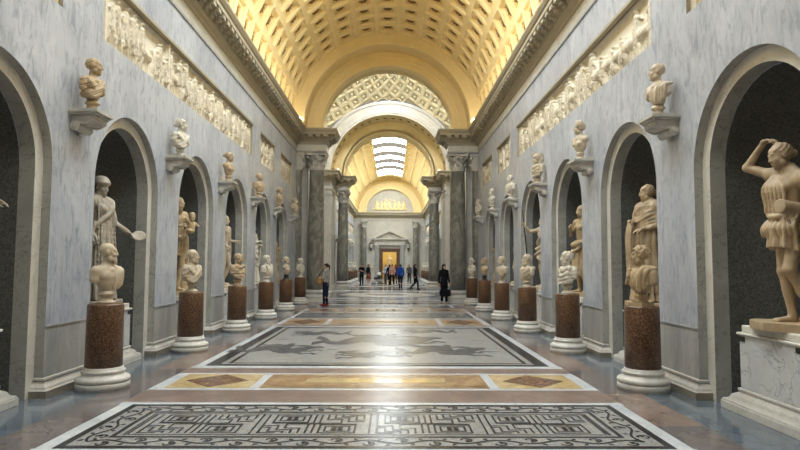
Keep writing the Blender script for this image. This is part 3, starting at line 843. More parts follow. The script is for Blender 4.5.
# ------------------------------------------------------------------ sculpting: signed distances meshed with surface nets
class Vol:
    def __init__(s, lo, hi, h):
        s.lo = np.array(lo, float); s.h = h
        n = np.ceil((np.array(hi) - s.lo) / h).astype(int) + 1
        s.ax = [(s.lo[i] + h * np.arange(n[i])).astype(np.float32) for i in range(3)]
        s.D = np.full(n, .4, np.float32)
        s.R = np.eye(3); s.t = np.zeros(3); s.s = 1.0
    def frame(s, R=None, t=(0, 0, 0), sc=1.0):
        s.R = np.eye(3) if R is None else R; s.t = np.array(t, float); s.s = sc
    def g(s, p): return s.R @ (np.array(p, float) * s.s) + s.t
    def blk(s, lo, hi):
        sl = []
        for i in range(3):
            a = int(np.clip(np.floor((lo[i] - s.lo[i]) / s.h), 0, s.D.shape[i])); b = int(np.clip(np.ceil((hi[i] - s.lo[i]) / s.h) + 1, 0, s.D.shape[i]))
            sl.append(slice(a, b))
        X = s.ax[0][sl[0]][:, None, None]; Y = s.ax[1][sl[1]][None, :, None]; Z = s.ax[2][sl[2]][None, None, :]
        return tuple(sl), X, Y, Z
    def put(s, sl, d, k, sub=False):
        a = s.D[sl]
        if a.size == 0: return
        if sub:
            b = -d; hh = np.clip(.5 - .5 * (b - a) * -1 / k, 0, 1) if k > 0 else None
            # smooth maximum of a and -d
            hh = np.clip(.5 + .5 * (a - b) / k, 0, 1)
            s.D[sl] = b * (1 - hh) + a * hh + k * hh * (1 - hh)
        else:
            hh = np.clip(.5 + .5 * (d - a) / k, 0, 1)
            s.D[sl] = d * (1 - hh) + a * hh - k * hh * (1 - hh)
    def cap(s, a, b, ra, rb=None, k=.02, sub=False):
        rb = ra if rb is None else rb
        A, B = s.g(a), s.g(b); ra *= s.s; rb *= s.s; k *= s.s; m = max(ra, rb) + k + 3 * s.h
        sl, X, Y, Z = s.blk(np.minimum(A, B) - m, np.maximum(A, B) + m)
        d = B - A; L = float(d @ d) + 1e-9
        t = np.clip(((X - A[0]) * d[0] + (Y - A[1]) * d[1] + (Z - A[2]) * d[2]) / L, 0, 1)
        q = np.sqrt((X - A[0] - t * d[0]) ** 2 + (Y - A[1] - t * d[1]) ** 2 + (Z - A[2] - t * d[2]) ** 2) - (ra + (rb - ra) * t)
        s.put(sl, q, k, sub)
    def ell(s, c, r, k=.02, sub=False, R=None):
        C = s.g(c); Q = s.R if R is None else s.R @ R; r = np.array(r, float) * s.s; k *= s.s; m = r.max() + k + 3 * s.h
        sl, X, Y, Z = s.blk(C - m, C + m)
        x, y, z = X - C[0], Y - C[1], Z - C[2]
        l = [(Q[0, i] * x + Q[1, i] * y + Q[2, i] * z) / r[i] for i in range(3)]
        k0 = np.sqrt(l[0] ** 2 + l[1] ** 2 + l[2] ** 2) + 1e-6
        k1 = np.sqrt((l[0] / r[0]) ** 2 + (l[1] / r[1]) ** 2 + (l[2] / r[2]) ** 2) + 1e-6
        s.put(sl, k0 * (k0 - 1) / k1, k, sub)
    def tube(s, pts, r, k=.015):
        rs = r if isinstance(r, (list, tuple)) else [r] * len(pts)
        for i in range(len(pts) - 1): s.cap(pts[i], pts[i + 1], rs[i], rs[i + 1], k)
    def fold(s, pts, r, k=.015, n=6):
        """a smooth curved ridge through the points"""
        P = [np.array(p, float) for p in pts]; P = [2 * P[0] - P[1]] + P + [2 * P[-1] - P[-2]]; out = []
        for i in range(1, len(P) - 2):
            for q in range(n):
                t = q / n
                out.append(.5 * (2 * P[i] + (P[i + 1] - P[i - 1]) * t + (2 * P[i - 1] - 5 * P[i] + 4 * P[i + 1] - P[i + 2]) * t * t + (3 * P[i] - P[i - 1] - 3 * P[i + 1] + P[i + 2]) * t ** 3))
        out.append(P[-2]); s.tube(out, r, k)
    def box(s, c, r, rd=.01, k=.01, sub=False, R=None):
        C = s.g(c); Q = s.R if R is None else s.R @ R; r = np.array(r, float) * s.s; m = float(np.linalg.norm(r)) + k + 3 * s.h
        sl, X, Y, Z = s.blk(C - m, C + m); x, y, z = X - C[0], Y - C[1], Z - C[2]
        l = [np.abs(Q[0, i] * x + Q[1, i] * y + Q[2, i] * z) - r[i] + rd for i in range(3)]
        o = np.sqrt(np.maximum(l[0], 0) ** 2 + np.maximum(l[1], 0) ** 2 + np.maximum(l[2], 0) ** 2) + np.minimum(np.maximum(np.maximum(l[0], l[1]), l[2]), 0) - rd
        s.put(sl, o, k, sub)
    def field(s, lo, hi, fn, k=.02, sub=False):
        """any distance-like function of (X,Y,Z) in volume space"""
        sl, X, Y, Z = s.blk(lo, hi); s.put(sl, fn(X, Y, Z).astype(np.float32), k, sub)
    def disp(s, lo, hi, fn):
        sl, X, Y, Z = s.blk(lo, hi); s.D[sl] += fn(X, Y, Z)
    def mesh(s, name):
        D = s.D; Sg = D < 0
        c = [Sg[i:Sg.shape[0] - 1 + i, j:Sg.shape[1] - 1 + j, k:Sg.shape[2] - 1 + k] for i in (0, 1) for j in (0, 1) for k in (0, 1)]
        al = c[0].copy(); an = c[0].copy()
        for q in c[1:]: al &= q; an |= q
        act = an & ~al
        ijk = np.argwhere(act); N = len(ijk)
        idx = np.full(act.shape, -1, np.int32); idx[act] = np.arange(N)
        cor = [(i, j, k) for i in (0, 1) for j in (0, 1) for k in (0, 1)]
        val = np.stack([D[ijk[:, 0] + i, ijk[:, 1] + j, ijk[:, 2] + k] for i, j, k in cor], 1)
        acc = np.zeros((N, 3)); cnt = np.zeros(N)
        for a in range(8):
            for ax in range(3):
                if cor[a][ax]: continue
                b = a + (4, 2, 1)[ax]
                va, vb = val[:, a], val[:, b]; m = (va < 0) != (vb < 0)
                t = np.where(m, va / np.where(m, va - vb, 1), 0)
                p = np.tile(np.array(cor[a], float), (N, 1)); p[:, ax] += t
                acc += p * m[:, None]; cnt += m
        vs = (ijk + acc / cnt[:, None]) * s.h + s.lo
        fs = []
        for ax in range(3):
            o = [0, 1, 2]; o.remove(ax)
            sh = list(D.shape); lo = [0, 0, 0]; lo[o[0]] = 1; lo[o[1]] = 1; hi = list(sh); hi[ax] -= 1; hi[o[0]] -= 1; hi[o[1]] -= 1
            A = Sg[lo[0]:hi[0], lo[1]:hi[1], lo[2]:hi[2]]
            l2 = list(lo); l2[ax] += 1; h2 = list(hi); h2[ax] += 1
            B = Sg[l2[0]:h2[0], l2[1]:h2[1], l2[2]:h2[2]]
            e = np.argwhere(A != B) + np.array(lo)
            if len(e) == 0: continue
            u = np.zeros(3, int); u[o[0]] = 1; v = np.zeros(3, int); v[o[1]] = 1
            q = np.stack([idx[tuple((e - w_).T)] for w_ in (u + v, v, u * 0, u)], 1)
            ins = Sg[tuple(e.T)]
            flip = ins if ax != 1 else ~ins
            q[~flip] = q[~flip][:, ::-1]
            fs.append(q)
        F = np.concatenate(fs); F = F[(F >= 0).all(1)]
        me = bpy.data.meshes.new(name)
        me.vertices.add(N); me.vertices.foreach_set('co', vs.astype(np.float32).ravel())
        me.loops.add(F.size); me.loops.foreach_set('vertex_index', F.ravel().astype(np.int32))
        me.polygons.add(len(F)); me.polygons.foreach_set('loop_start', np.arange(0, F.size, 4, dtype=np.int32))
        try: me.polygons.foreach_set('loop_total', np.full(len(F), 4, np.int32))
        except Exception: pass
        me.polygons.foreach_set('use_smooth', np.ones(len(F), bool))
        me.update(); me.validate()
        return me

def rot(ax, a):
    c, s = cos(a), sin(a)
    return np.array({'x': [[1, 0, 0], [0, c, -s], [0, s, c]], 'y': [[c, 0, s], [0, 1, 0], [-s, 0, c]], 'z': [[c, -s, 0], [s, c, 0], [0, 0, 1]]}[ax])

def head(V, pos, yaw=0, pitch=0, roll=0, sc=1.0, hair='short', beard=None, face=True, skin=True):
    """head looking along +y; pos is the middle of the skull"""
    V.frame(rot('z', yaw) @ rot('x', pitch) @ rot('y', roll), pos, sc)
    if skin:
        V.ell((0, -.015, .03), (.076, .095, .085), .02)
        V.ell((0, .03, -.035), (.06, .064, .082), .025)
        V.cap((0, .07, -.1), (0, .06, -.09), .025, .03, .02)
        V.cap((-.045, .02, -.075), (.045, .02, -.075), .032, .032, .02)
        if face:
            V.cap((-.038, .077, .03), (.038, .077, .03), .013, .013, .012)
            for s in (-1, 1):
                V.ell((s * .033, .098, .008), (.021, .02, .014), .008, True)
                V.ell((s * .032, .074, .006), (.016, .014, .011), .005)
                V.ell((s * .04, .06, -.03), (.022, .02, .022), .02)
                V.ell((s * .079, -.005, -.005), (.012, .024, .035), .008)
            V.cap((0, .088, .024), (0, .104, -.028), .0095, .0135, .008)
            V.cap((-.012, .094, -.03), (.012, .094, -.03), .0095, .0095, .006)
            V.cap((-.022, .086, -.057), (.022, .086, -.057), .0085, .0085, .006)
            V.cap((-.016, .086, -.072), (.016, .086, -.072), .009, .009, .006)
            V.cap((-.026, .098, -.0645), (.026, .098, -.0645), .0035, .0035, .004, True)
    # hair
    lo, hi = np.array(pos) - .22 * sc, np.array(pos) + .22 * sc
    R, t, s = V.R.copy(), V.t.copy(), V.s
    def loc(X, Y, Z):
        x, y, z = X - t[0], Y - t[1], Z - t[2]
        return [(R[0, i] * x + R[1, i] * y + R[2, i] * z) / s for i in range(3)]
    def cap_hair(thick, front, low, amp, w):
        def fn(X, Y, Z):
            x, y, z = loc(X, Y, Z)
            r = (.077 + thick, .096 + thick, .086 + thick)
            q = np.sqrt((x / r[0]) ** 2 + ((y + .02) / r[1]) ** 2 + ((z - .033) / r[2]) ** 2)
            d = (q - 1) * .085 + amp * np.sin(w * x + 2 * np.sin(w * z * .7)) * np.sin(w * y + 1.3 * np.sin(w * x * .6)) * np.sin(w * z + .5)
            # keep the face and the neck free
            hl = z - (front + np.maximum(0, y - .02) * .75)
            d = np.maximum(d, -np.where(y > .0, hl, z - low) * .8)
            return d * s
        V.field(lo, hi, fn, .006)
    if hair == 'short': cap_hair(.004, .02, -.07, .008, 75)
    elif hair == 'curly': cap_hair(.014, .02, -.075, .012, 85)
    elif hair == 'bald': cap_hair(-.001, .07, -.05, .002, 70)
    elif hair == 'straight': cap_hair(.008, .015, -.12, .004, 110)
    elif hair == 'wavy':
        def fn(X, Y, Z):
            x, y, z = loc(X, Y, Z)
            q = np.sqrt((x / .088) ** 2 + ((y + .02) / .106) ** 2 + ((z - .03) / .096) ** 2)
            d = (q - 1) * .09 + .006 * np.sin(150 * (z + .6 * y) + 6 * np.abs(x) * 10)
            hl = z - (.03 + np.maximum(0, y - .02) * .45)
            return np.maximum(d, -np.where(y > .0, hl, z + .07) * .8) * s
        V.field(lo, hi, fn, .006); V.ell((0, -.12, -.01), (.045, .04, .04), .015)
    elif hair == 'tall':                                    # high dressed curls or a helmet-like roll
        cap_hair(.01, .02, -.07, .008, 80)
        for k in range(9):
            a = -pi * .08 + pi * 1.16 * k / 8
            V.ell((.085 * cos(a), .035, .055 + .075 * sin(a)), (.034, .034, .034), .012)
            V.ell((.07 * cos(a), -.02, .07 + .07 * sin(a)), (.036, .036, .036), .012)
    elif hair == 'roll':                                    # thick rolled band around the head
        cap_hair(.008, .02, -.08, .004, 90); V.ell((0, -.02, .085), (.104, .118, .085), .02)
        for k in range(24):
            a = 2 * pi * k / 24; b = 2 * pi * (k + 1) / 24
            V.cap((.082 * cos(a), -.02 + .1 * sin(a), .058 + .008 * sin(a)), (.082 * cos(b), -.02 + .1 * sin(b), .058 + .008 * sin(b)), .027, .027, .025)
    elif hair == 'helmet':
        V.ell((0, -.015, .06), (.092, .112, .095), .01); V.cap((-.06, .09, .06), (.06, .09, .06), .014, .014, .01)
        V.fold([(0, .1, .13), (0, .02, .175), (0, -.09, .155), (0, -.14, .05), (0, -.13, -.06)], .03, .02); V.cap((0, -.08, -.02), (0, -.08, -.13), .07, .06, .03)
    elif hair == 'veil':
        V.ell((0, -.035, .035), (.094, .115, .1), .01); V.cap((-.07, -.05, .0), (-.1, -.04, -.17), .045, .05, .03); V.cap((.07, -.05, .0), (.1, -.04, -.17), .045, .05, .03)
    elif hair == 'bun': cap_hair(.008, .02, -.07, .004, 90); V.ell((0, -.125, .03), (.045, .04, .042), .012)
    elif hair == 'long': cap_hair(.012, .015, -.2, .004, 90); V.cap((0, -.07, -.03), (0, -.075, -.17), .07, .055, .03)
    elif hair == 'ponytail': cap_hair(.006, .02, -.07, .004, 90); V.tube([(0, -.1, .05), (0, -.15, .0), (0, -.15, -.13)], [.032, .036, .018], .015)
    if beard:
        r = np.random.RandomState(3)
        for k in range(26):
            a = r.uniform(-1, 1); z = r.uniform(-.13, -.07)
            V.ell((.055 * a, .075 - .045 * a * a, z), (.02, .02, .022), .008)
        if beard == 'long': V.cap((0, .06, -.12), (0, .07, -.19), .042, .016, .02)
    V.frame()

def hand(V, wrist, d, up, sc=1.0, curl=.5, k=.006, rf=.0095):
    """palm, four fingers and a thumb; d points along the hand, up is the back of the hand"""
    d = np.array(d, float); d /= np.linalg.norm(d); up = np.array(up, float); up -= d * (up @ d); up /= np.linalg.norm(up); sd = np.cross(d, up)
    V.frame(np.stack([sd, d, up], 1), wrist, sc)
    V.cap((-.018, .0, 0), (-.024, .075, 0), .019, .016, .015); V.cap((.018, .0, 0), (.024, .075, 0), .019, .016, .015)
    for i, (x, L) in enumerate(((-.036, .075), (-.012, .088), (.012, .082), (.036, .062))):
        a = curl * (1 + .12 * i)
        p1 = np.array((x, .085, 0)); p2 = p1 + L * .5 * np.array((x * .9, cos(a), -sin(a))); p3 = p2 + L * .5 * np.array((x * .5, cos(2.1 * a), -sin(2.1 * a)))
        V.cap(p1, p2, rf, rf * .92, k); V.cap(p2, p3, rf * .92, rf * .75, k)
    V.cap((-.03, .02, -.005), (-.062, .055, -.02), .013, .011, k); V.cap((-.062, .055, -.02), (-.066, .09, -.034), .011, .009, k)
    V.frame()

def limb(V, pts, rs, k=.03):
    for i in range(len(pts) - 1): V.cap(pts[i], pts[i + 1], rs[i], rs[i + 1], k)

BASEJ = dict(hipR=(.095, 0, .92), hipL=(-.095, 0, .92), kneeR=(.105, .02, .5), kneeL=(-.105, .05, .5), ankR=(.11, -.02, .085), ankL=(-.13, .0, .085),
             shR=(.175, -.01, 1.42), shL=(-.175, -.01, 1.42), elR=(.25, -.03, 1.13), elL=(-.25, -.03, 1.13), wrR=(.25, .08, .9), wrL=(-.25, .08, .9), chest=(0, 0, 1.28), pel=(0, 0, .95), neck=(0, -.01, 1.5), head=(0, .01, 1.635))
def joints(**k):
    j = dict(BASEJ); j.update(k); return {a: np.array(b, float) for a, b in j.items()}

def torso(V, J, fem=False, r=0.0):
    V.ell(J['pel'], (.155 + r, .105 + r, .115 + r), .03)
    mid = (J['pel'] + J['chest']) / 2
    V.ell(mid, ((.118 if fem else .135) + r, .095 + r, .15 + r), .05)
    V.ell(J['chest'], ((.14 if fem else .165) + r, .108 + r, .175 + r), .05)
    V.cap(J['shR'] * np.array((.86, 1, 1)) - np.array((0, 0, .015)), J['shL'] * np.array((.86, 1, 1)) - np.array((0, 0, .015)), .058 + r, .058 + r, .06)
    for s in 'RL': V.cap(J['neck'] + np.array((0, -.025, -.005)), J['sh' + s] * np.array((.9, 1, 1)) + np.array((0, -.01, .012)), .05 + r, .045 + r, .05)
    if fem:
        for s in (-1, 1): V.ell(J['chest'] + np.array((s * .068, .085, .03)), (.055 + r, .05 + r, .055 + r), .025)
    else:
        for s in (-1, 1): V.ell(J['chest'] + np.array((s * .075, .07, .055)), (.075 + r, .04 + r, .055 + r), .03)

def body(V, J, fem=False, foot=True, hands=True, curlR=.5, curlL=.5, upR=None, upL=None, rf=.0095, toe=None, hdR=None, hdL=None):
    torso(V, J, fem)
    for s in 'RL':
        x = 1 if s == 'R' else -1
        V.cap(J['hip' + s], J['knee' + s], .088, .056, .04); V.cap(J['knee' + s], J['ank' + s], .055, .036, .03)
        c = J['knee' + s] * .62 + J['ank' + s] * .38 + np.array((0, -.018, 0)); V.ell(c, (.05, .05, .11), .03)
        if foot:
            a = J['ank' + s]; f = np.array(toe[s] if toe else (x * .03, .15, 0))
            V.cap(a, a + np.array((0, -.03, -.045)), .036, .034, .02); V.cap(a + np.array((0, 0, -.04)), a + f + np.array((0, 0, -.058)), .036, .026, .02); V.cap(a + f + np.array((-.022, 0, -.06)), a + f + np.array((.024, 0, -.06)), .021, .021, .01)
        V.ell(J['sh' + s] - np.array((x * .008, 0, .02)), (.058, .058, .07), .05)
        V.cap(J['sh' + s], J['el' + s], .056, .043, .03); V.cap(J['el' + s], J['wr' + s], .044, .028, .02)
        if hands:
            d = (hdR if s == 'R' else hdL)
            d = J['wr' + s] - J['el' + s] if d is None else np.array(d)
            up = (upR if s == 'R' else upL) or (x, .1, .2)
            hand(V, J['wr' + s], d, up, 1.0, curlR if s == 'R' else curlL, rf=rf)
    V.cap(J['neck'] + np.array((0, 0, -.06)), J['head'] + np.array((0, -.015, -.06)), .058, .052, .03)

def skirt(V, c0, z0, r0, c1, z1, r1, n, amp, tw=0.0, k=.02, ph=0.0, drop=None):
    """hanging cloth: an elliptic cone with vertical folds that deepen towards the hem"""
    def fn(X, Y, Z):
        t = np.clip((z0 - Z) / (z0 - z1), 0, 1)
        cx = c0[0] + (c1[0] - c0[0]) * t; cy = c0[1] + (c1[1] - c0[1]) * t
        rx = r0[0] + (r1[0] - r0[0]) * t; ry = r0[1] + (r1[1] - r0[1]) * t
        x, y = X - cx, Y - cy; th = np.arctan2(y / ry, x / rx)
        q = (np.sqrt((x / rx) ** 2 + (y / ry) ** 2) - 1) * np.minimum(rx, ry)
        a = amp * (.35 + .65 * t)
        q = q + a * np.sin(n * th + ph + tw * Z + 1.4 * np.sin(2 * th + ph)) + .4 * a * np.sin(2.3 * n * th + 2 * ph - tw * Z)
        zz = z1 if drop is None else z1 + drop * np.sin(th + ph)
        return np.maximum(q * .8, np.maximum(zz - Z, Z - z0))
    m = max(r0[0], r0[1], r1[0], r1[1]) + .06
    lo = (min(c0[0], c1[0]) - m, min(c0[1], c1[1]) - m, z1 - .05 - abs(drop or 0)); hi = (max(c0[0], c1[0]) + m, max(c0[1], c1[1]) + m, z0 + .05)
    V.field(lo, hi, fn, k)
def cloth_noise(V, lo, hi, amp, dirv, w, ph=0):
    dx, dy, dz = dirv
    V.disp(lo, hi, lambda X, Y, Z: amp * np.sin(w * (dx * X + dy * Y + dz * Z) + 2.2 * np.sin(w * .3 * (Z + .7 * X)) + ph))
# ------------------------------------------------------------------ busts (base of the socle at z=0, looking along +y)
def socle_mesh(h=.15, r=.115, kind=0):
    mb = MB()
    if kind == 0: mb.lathe([(r, 0), (r, .022), (r * .96, .03), (r * .74, .045), (r * .62, .075), (r * .6, .09), (r * .72, .112), (r * .88, .122), (r * .9, .135), (r * .8, .145), (r * .7, h + .02)], 28)
    elif kind == 1: mb.lathe([(r * 1.05, 0), (r * 1.05, .03), (r * .9, .035), (r * .8, .05), (r * .55, .07), (r * .52, .1), (r * .75, .13), (r * .7, h + .02)], 28)
    else:
        mb.box(-r, r, -r, r, 0, .05); mb.lathe([(r * .9, .05), (r * .6, .08), (r * .58, .1), (r * .8, .13), (r * .7, h + .02)], 28)
    return mb.mesh('socle')
SOCLE = [socle_mesh(kind=i) for i in range(3)]
def bust_mesh(style, hair, beard=None, yaw=0, h=.009, fem=False, pitch=0, wide=1.0, seed=1, tilt=0):
    V = Vol((-.34, -.24, .1), (.34, .27, .86), h)
    n = np.array
    w = wide
    V.ell((0, 0, .36), (.165 * w, .115, .19), .03)
    V.cap((-.165 * w, -.01, .435), (.165 * w, -.01, .435), .068, .068, .05)
    if style != 'small':
        for s in (-1, 1): V.cap((s * .175 * w, -.01, .43), (s * .195 * w, -.005, .33), .066, .058, .03)
    V.cap((0, -.005, .25), (0, -.005, .13), .085, .055, .05)
    if fem:
        for s in (-1, 1): V.ell((s * .07, .09, .34), (.056, .045, .056), .025)
    else:
        for s in (-1, 1): V.ell((s * .075, .07, .37), (.075, .04, .055), .03)
    V.cap((0, -.015, .46), (0, .0, .6), .062, .056, .035)
    V.cap((-.06, .02, .475), (0, .085, .45), .015, .015, .03); V.cap((.06, .02, .475), (0, .085, .45), .015, .015, .03)
    if style == 'toga':
        for k in range(10):
            o = .021 * k
            V.fold([(-.16 * w, -.1, .5 - o * .3), (-.165 * w + o * .3, .05, .49 - o), (-.03 + o * .5, .112 + .012 * sin(2.3 * k), .37 - o * .9), (.15 * w, .07, .3 - o * .8), (.17 * w, -.06, .28 - o * .7)], .017 + .004 * (k % 3), .018)
        V.fold([(.12 * w, -.1, .5), (.15 * w, .02, .48), (.11, .095, .4), (.05, .105, .3), (.02, .1, .2)], .024, .02); V.fold([(.08 * w, -.1, .52), (.1 * w, .03, .49), (.07, .09, .42), (.03, .1, .32)], .018, .02)
    elif style == 'cloak':
        V.fold([(-.16 * w, -.08, .49), (-.1, .05, .5), (0, .09, .45), (.1, .05, .49), (.16 * w, -.06, .49)], .03, .025)
        for k in range(9):
            V.fold([(-.18 * w, -.04, .47 - .02 * k), (-.12, .085 + .01 * sin(2 * k), .42 - .024 * k), (.03, .115 + .01 * sin(2 * k), .35 - .022 * k), (.17 * w, .04, .39 - .028 * k)], .015 + .004 * (k % 3), .016)
        V.ell((-.15 * w, .06, .49), (.045, .04, .045), .01)
    elif style == 'cuirass':
        V.ell((0, .01, .35), (.175 * w, .13, .18), .015)
        for s in (-1, 1):
            V.cap((s * .12, .09, .49), (s * .1, .13, .4), .03, .025, .008)
            for k in range(4): V.cap((s * (.16 + .015 * k) * w, .07 - .04 * k, .4), (s * (.185 + .014 * k) * w, .08 - .04 * k, .3), .024, .02, .006)
        V.fold([(-.18 * w, -.06, .5), (-.13, .07, .51), (-.1, .12, .42), (-.09, .13, .3), (-.08, .11, .2)], .036, .015)
        V.fold([(-.19 * w, -.02, .5), (-.17, .07, .48), (-.15, .1, .38), (-.14, .1, .26)], .03, .012)
    elif style == 'drape':                                  # bare chest, cloth over one shoulder
        for k in range(6): V.fold([(-.085 - .022 * k, -.1, .49), (-.095 - .022 * k, .02, .505 - .01 * k), (-.075 - .024 * k, .1 - .01 * k + .008 * (k % 2), .42), (-.06 - .026 * k, .11 - .01 * k, .3), (-.04 - .024 * k, .09 - .008 * k, .19)], .017, .014)
    elif style == 'tunic':
        V.fold([(-.13, -.05, .52), (-.06, .07, .5), (0, .095, .46), (.06, .07, .5), (.13, -.05, .52)], .028, .012)
        for k in range(11):
            x = (k - 5) * .031
            V.fold([(x * .9, .07 - abs(x) * .25, .46), (x * 1.05, .108 - abs(x) * .25 + .006 * (k % 2), .36), (x * .8, .085 - abs(x) * .1, .19)], .013, .016)
    # underside cut to a rounded line
    V.field((-.4, -.3, .05), (.4, .3, .45), lambda X, Y, Z: np.where(np.abs(X) > .06, (.2 + .9 * X * X / (w * w)) - Z + 0 * Y, -1) * 1.0 * -1 * -1 - 0, .01, False) if False else None
    V.disp((-.34, -.24, .1), (.34, .27, .5), lambda X, Y, Z: np.clip(((.185 + 3.4 * np.maximum(np.abs(X) - .055, 0) ** 2 / (w * w)) - Z) * (Z < .43) * (np.abs(X) > -1) * 1.2, 0, 1) + 0 * Y)
    V.disp((-.34, -.24, .1), (.34, -.02, .5), lambda X, Y, Z: np.clip((-.085 - Y) * 2, 0, .2) * (Z < .46))
    if style in ('toga', 'cloak', 'tunic'):
        dv = dict(toga=(.5, 0, .87), cloak=(.25, .1, .95), tunic=(.97, .1, .12))[style]
        cloth_noise(V, (-.3, -.2, .17), (.3, .25, .455), .0055, dv, 135, seed)
    if style == 'drape': V.disp((-.3, -.2, .15), (-.045, .25, .5), lambda X, Y, Z: .005 * np.sin(150 * X + 20 * Z + 30 * Y) + 0 * Y)
    head(V, (0, .015, .685), yaw, pitch, tilt, 1.06, hair, beard)
    return V.mesh('marble_bust')

# ------------------------------------------------------------------ statues (feet at z=0, about 1.75 high before scaling, looking along +y)
def statue_mesh(kind, h=.014):
    lo, hi = [-.55, -.42, -.06], [.55, .5, 1.95]
    if kind == 'amazon': lo, hi = [-.6, -.4, -.06], [.62, .5, 1.98]
    if kind == 'patera': lo[0], hi[0], hi[1] = -.6, .6, .6
    V = Vol(lo, hi, h)
    cz = (lambda: V.frame())
    if kind == 'amazon':
        J = joints(hipR=(.055, 0, .93), hipL=(-.12, .01, .91), pel=(-.035, 0, .95), kneeR=(.03, .04, .5), kneeL=(-.1, .11, .52), ankR=(.0, -.01, .09), ankL=(-.17, -.1, .12),
                   elR=(.42, .06, 1.56), wrR=(.2, .05, 1.79), shR=(.2, -.01, 1.46), shL=(-.18, -.01, 1.38), elL=(-.27, -.05, 1.14), wrL=(-.23, .14, 1.05), chest=(.01, 0, 1.27), head=(.04, .03, 1.62))
        body(V, J, True, hdR=(-1, .1, .05), upR=(0, 0, 1), curlR=.45, curlL=.8, upL=(-.3, 0, 1), toe=dict(R=(.05, .14, 0), L=(-.02, .16, 0)))
        V.cap((-.19, -.1, .02), (-.13, -.12, .9), .1, .06, .03)
        skirt(V, (-.01, .01), 1.08, (.155, .12), (-.035, .02), .68, (.205, .165), 11, .026, 3, .02, .4, .05)
        V.fold([(-.15, .06, 1.06), (0, .14, 1.02), (.15, .07, 1.05), (.17, -.05, 1.06), (0, -.13, 1.06), (-.16, -.04, 1.06), (-.15, .06, 1.06)], .026, .012)
        for k in range(9):
            x = -.16 + .04 * k; V.fold([(x, .1 - abs(x) * .25, 1.0), (x * 1.15, .165 - abs(x) * .3, .92), (x * 1.2, .15 - abs(x) * .3, .84)], .018, .012)
        for k in range(6):
            x = .13 - .045 * k; V.fold([(.12 - .01 * k, .05, 1.42), (x + .02, .13, 1.3), (x, .125, 1.15), (x, .12, 1.07)], .016, .012)
            V.cap((-.25, .05, 1.06), (-.19, .27, 1.1), .05, .058, .015)
        V.disp((-.4, .27, .9), (-.05, .5, 1.3), lambda X, Y, Z: np.where(Y > .285, .5, 0) + 0 * X + 0 * Z)
        head(V, tuple(J['head']), -.35, -.28, .1, 1.02, 'wavy')
    elif kind in ('matron', 'patera', 'toga', 'tall', 'reader'):
        fem = kind in ('matron', 'patera', 'tall')
        if kind == 'matron': J = joints(elR=(.25, .02, 1.15), wrR=(.1, .2, 1.2), elL=(-.25, .0, 1.13), wrL=(-.12, .2, 1.08))
        elif kind == 'patera': J = joints(elR=(.24, -.02, 1.14), wrR=(.24, .1, .93), elL=(-.25, .06, 1.12), wrL=(-.27, .27, 1.0))
        elif kind == 'toga': J = joints(elR=(.26, 0, 1.15), wrR=(.28, .22, 1.1), elL=(-.25, .02, 1.14), wrL=(-.23, .24, 1.12))
        elif kind == 'tall': J = joints(elR=(.26, .02, 1.16), wrR=(.24, .24, 1.2), elL=(-.28, .1, 1.15), wrL=(-.36, .33, 1.14))
        else: J = joints(elR=(.25, .03, 1.15), wrR=(.08, .2, 1.22), elL=(-.25, .03, 1.15), wrL=(-.14, .24, 1.1))
        body(V, J, fem, curlR=.6, curlL=.4, upR=(.2, -.2, 1) if kind != 'tall' else (1, 0, 0), hdL=(-.15, .7, -.45) if kind == 'patera' else None, upL=(0, -.3, -1) if kind == 'patera' else (-.2, -.2, 1))
        skirt(V, (0, 0), 1.12, (.165, .125), (.01, .02), .035, (.25, .205), 14, .03, 1.5, .03, .3)
        torso(V, J, fem, .018)
        V.disp((-.3, .02, .9), (.3, .3, 1.45), lambda X, Y, Z: .006 * np.sin(85 * X + 8 * Z + 3 * np.sin(6 * Z)) + 0 * Y)
        if kind in ('matron', 'toga', 'reader'):            # mantle wrapped round the body
            skirt(V, (0, 0), 1.42, (.19, .125), (.01, .02), .42, (.235, .19), 6, .018, 5, .03, 1.1, .12)
            if kind == 'matron':
                skirt(V, (0, .01), 1.44, (.19, .13), (.02, .03), .25, (.24, .2), 11, .024, .8, .02, 2.0, .1)
            for k in range(13 if kind != 'matron' else 5):
                o = .05 * k; u = .012 * sin(1.9 * k)
                V.fold([(-.2, -.05, 1.39 - o * 1.1), (-.15 - .005 * k, .1 + u, 1.34 - o * 1.1), (.02 + .01 * k, .15 + .006 * k + u, 1.24 - o * .9), (.19, .09 + u, 1.28 - o * .8), (.22, -.05, 1.32 - o * .75)], .012, .026)
            if kind != 'matron': cloth_noise(V, (-.35, -.3, .5), (.35, .35, 1.4), .006, (.45, .1, .88), 78, .5)
            V.fold([(-.1, -.08, 1.5), (-.06, .06, 1.46), (.04, .12, 1.38), (.16, .08, 1.3), (.2, -.04, 1.3)], .034, .02)
            V.fold([(-.1, -.08, 1.5), (.06, -.1, 1.5), (.16, -.03, 1.46), (.18, .06, 1.36), (.12, .13, 1.25)], .032, .02)
            if kind == 'matron':
                for k in range(5):
                    V.fold([(.06 + .025 * k, .21, 1.2), (.07 + .025 * k, .25, 1.0), (.08 + .025 * k, .24, .7), (.09 + .024 * k, .22, .38)], .017, .01)
            else:
                for k in range(4): V.fold([(-.2 - .02 * k, .2 - .03 * k, 1.12), (-.22 - .02 * k, .2 - .03 * k, .9), (-.24 - .018 * k, .17 - .03 * k, .5)], .02, .01)
        elif kind == 'patera':
            for k in range(8):
                x = -.17 + .045 * k; V.fold([(x * .9, .08, 1.4 - abs(x) * .2), (x, .12 - abs(x) * .15, 1.25), (x * 1.05, .135 - abs(x) * .15, .98), (x * 1.2, .18 - abs(x) * .2, .5)], .011, .02)
            V.fold([(-.17, .06, 1.44), (-.1, .12, 1.33), (.02, .135, 1.22), (.15, .09, 1.1), (.2, 0, .95)], .03, .015)
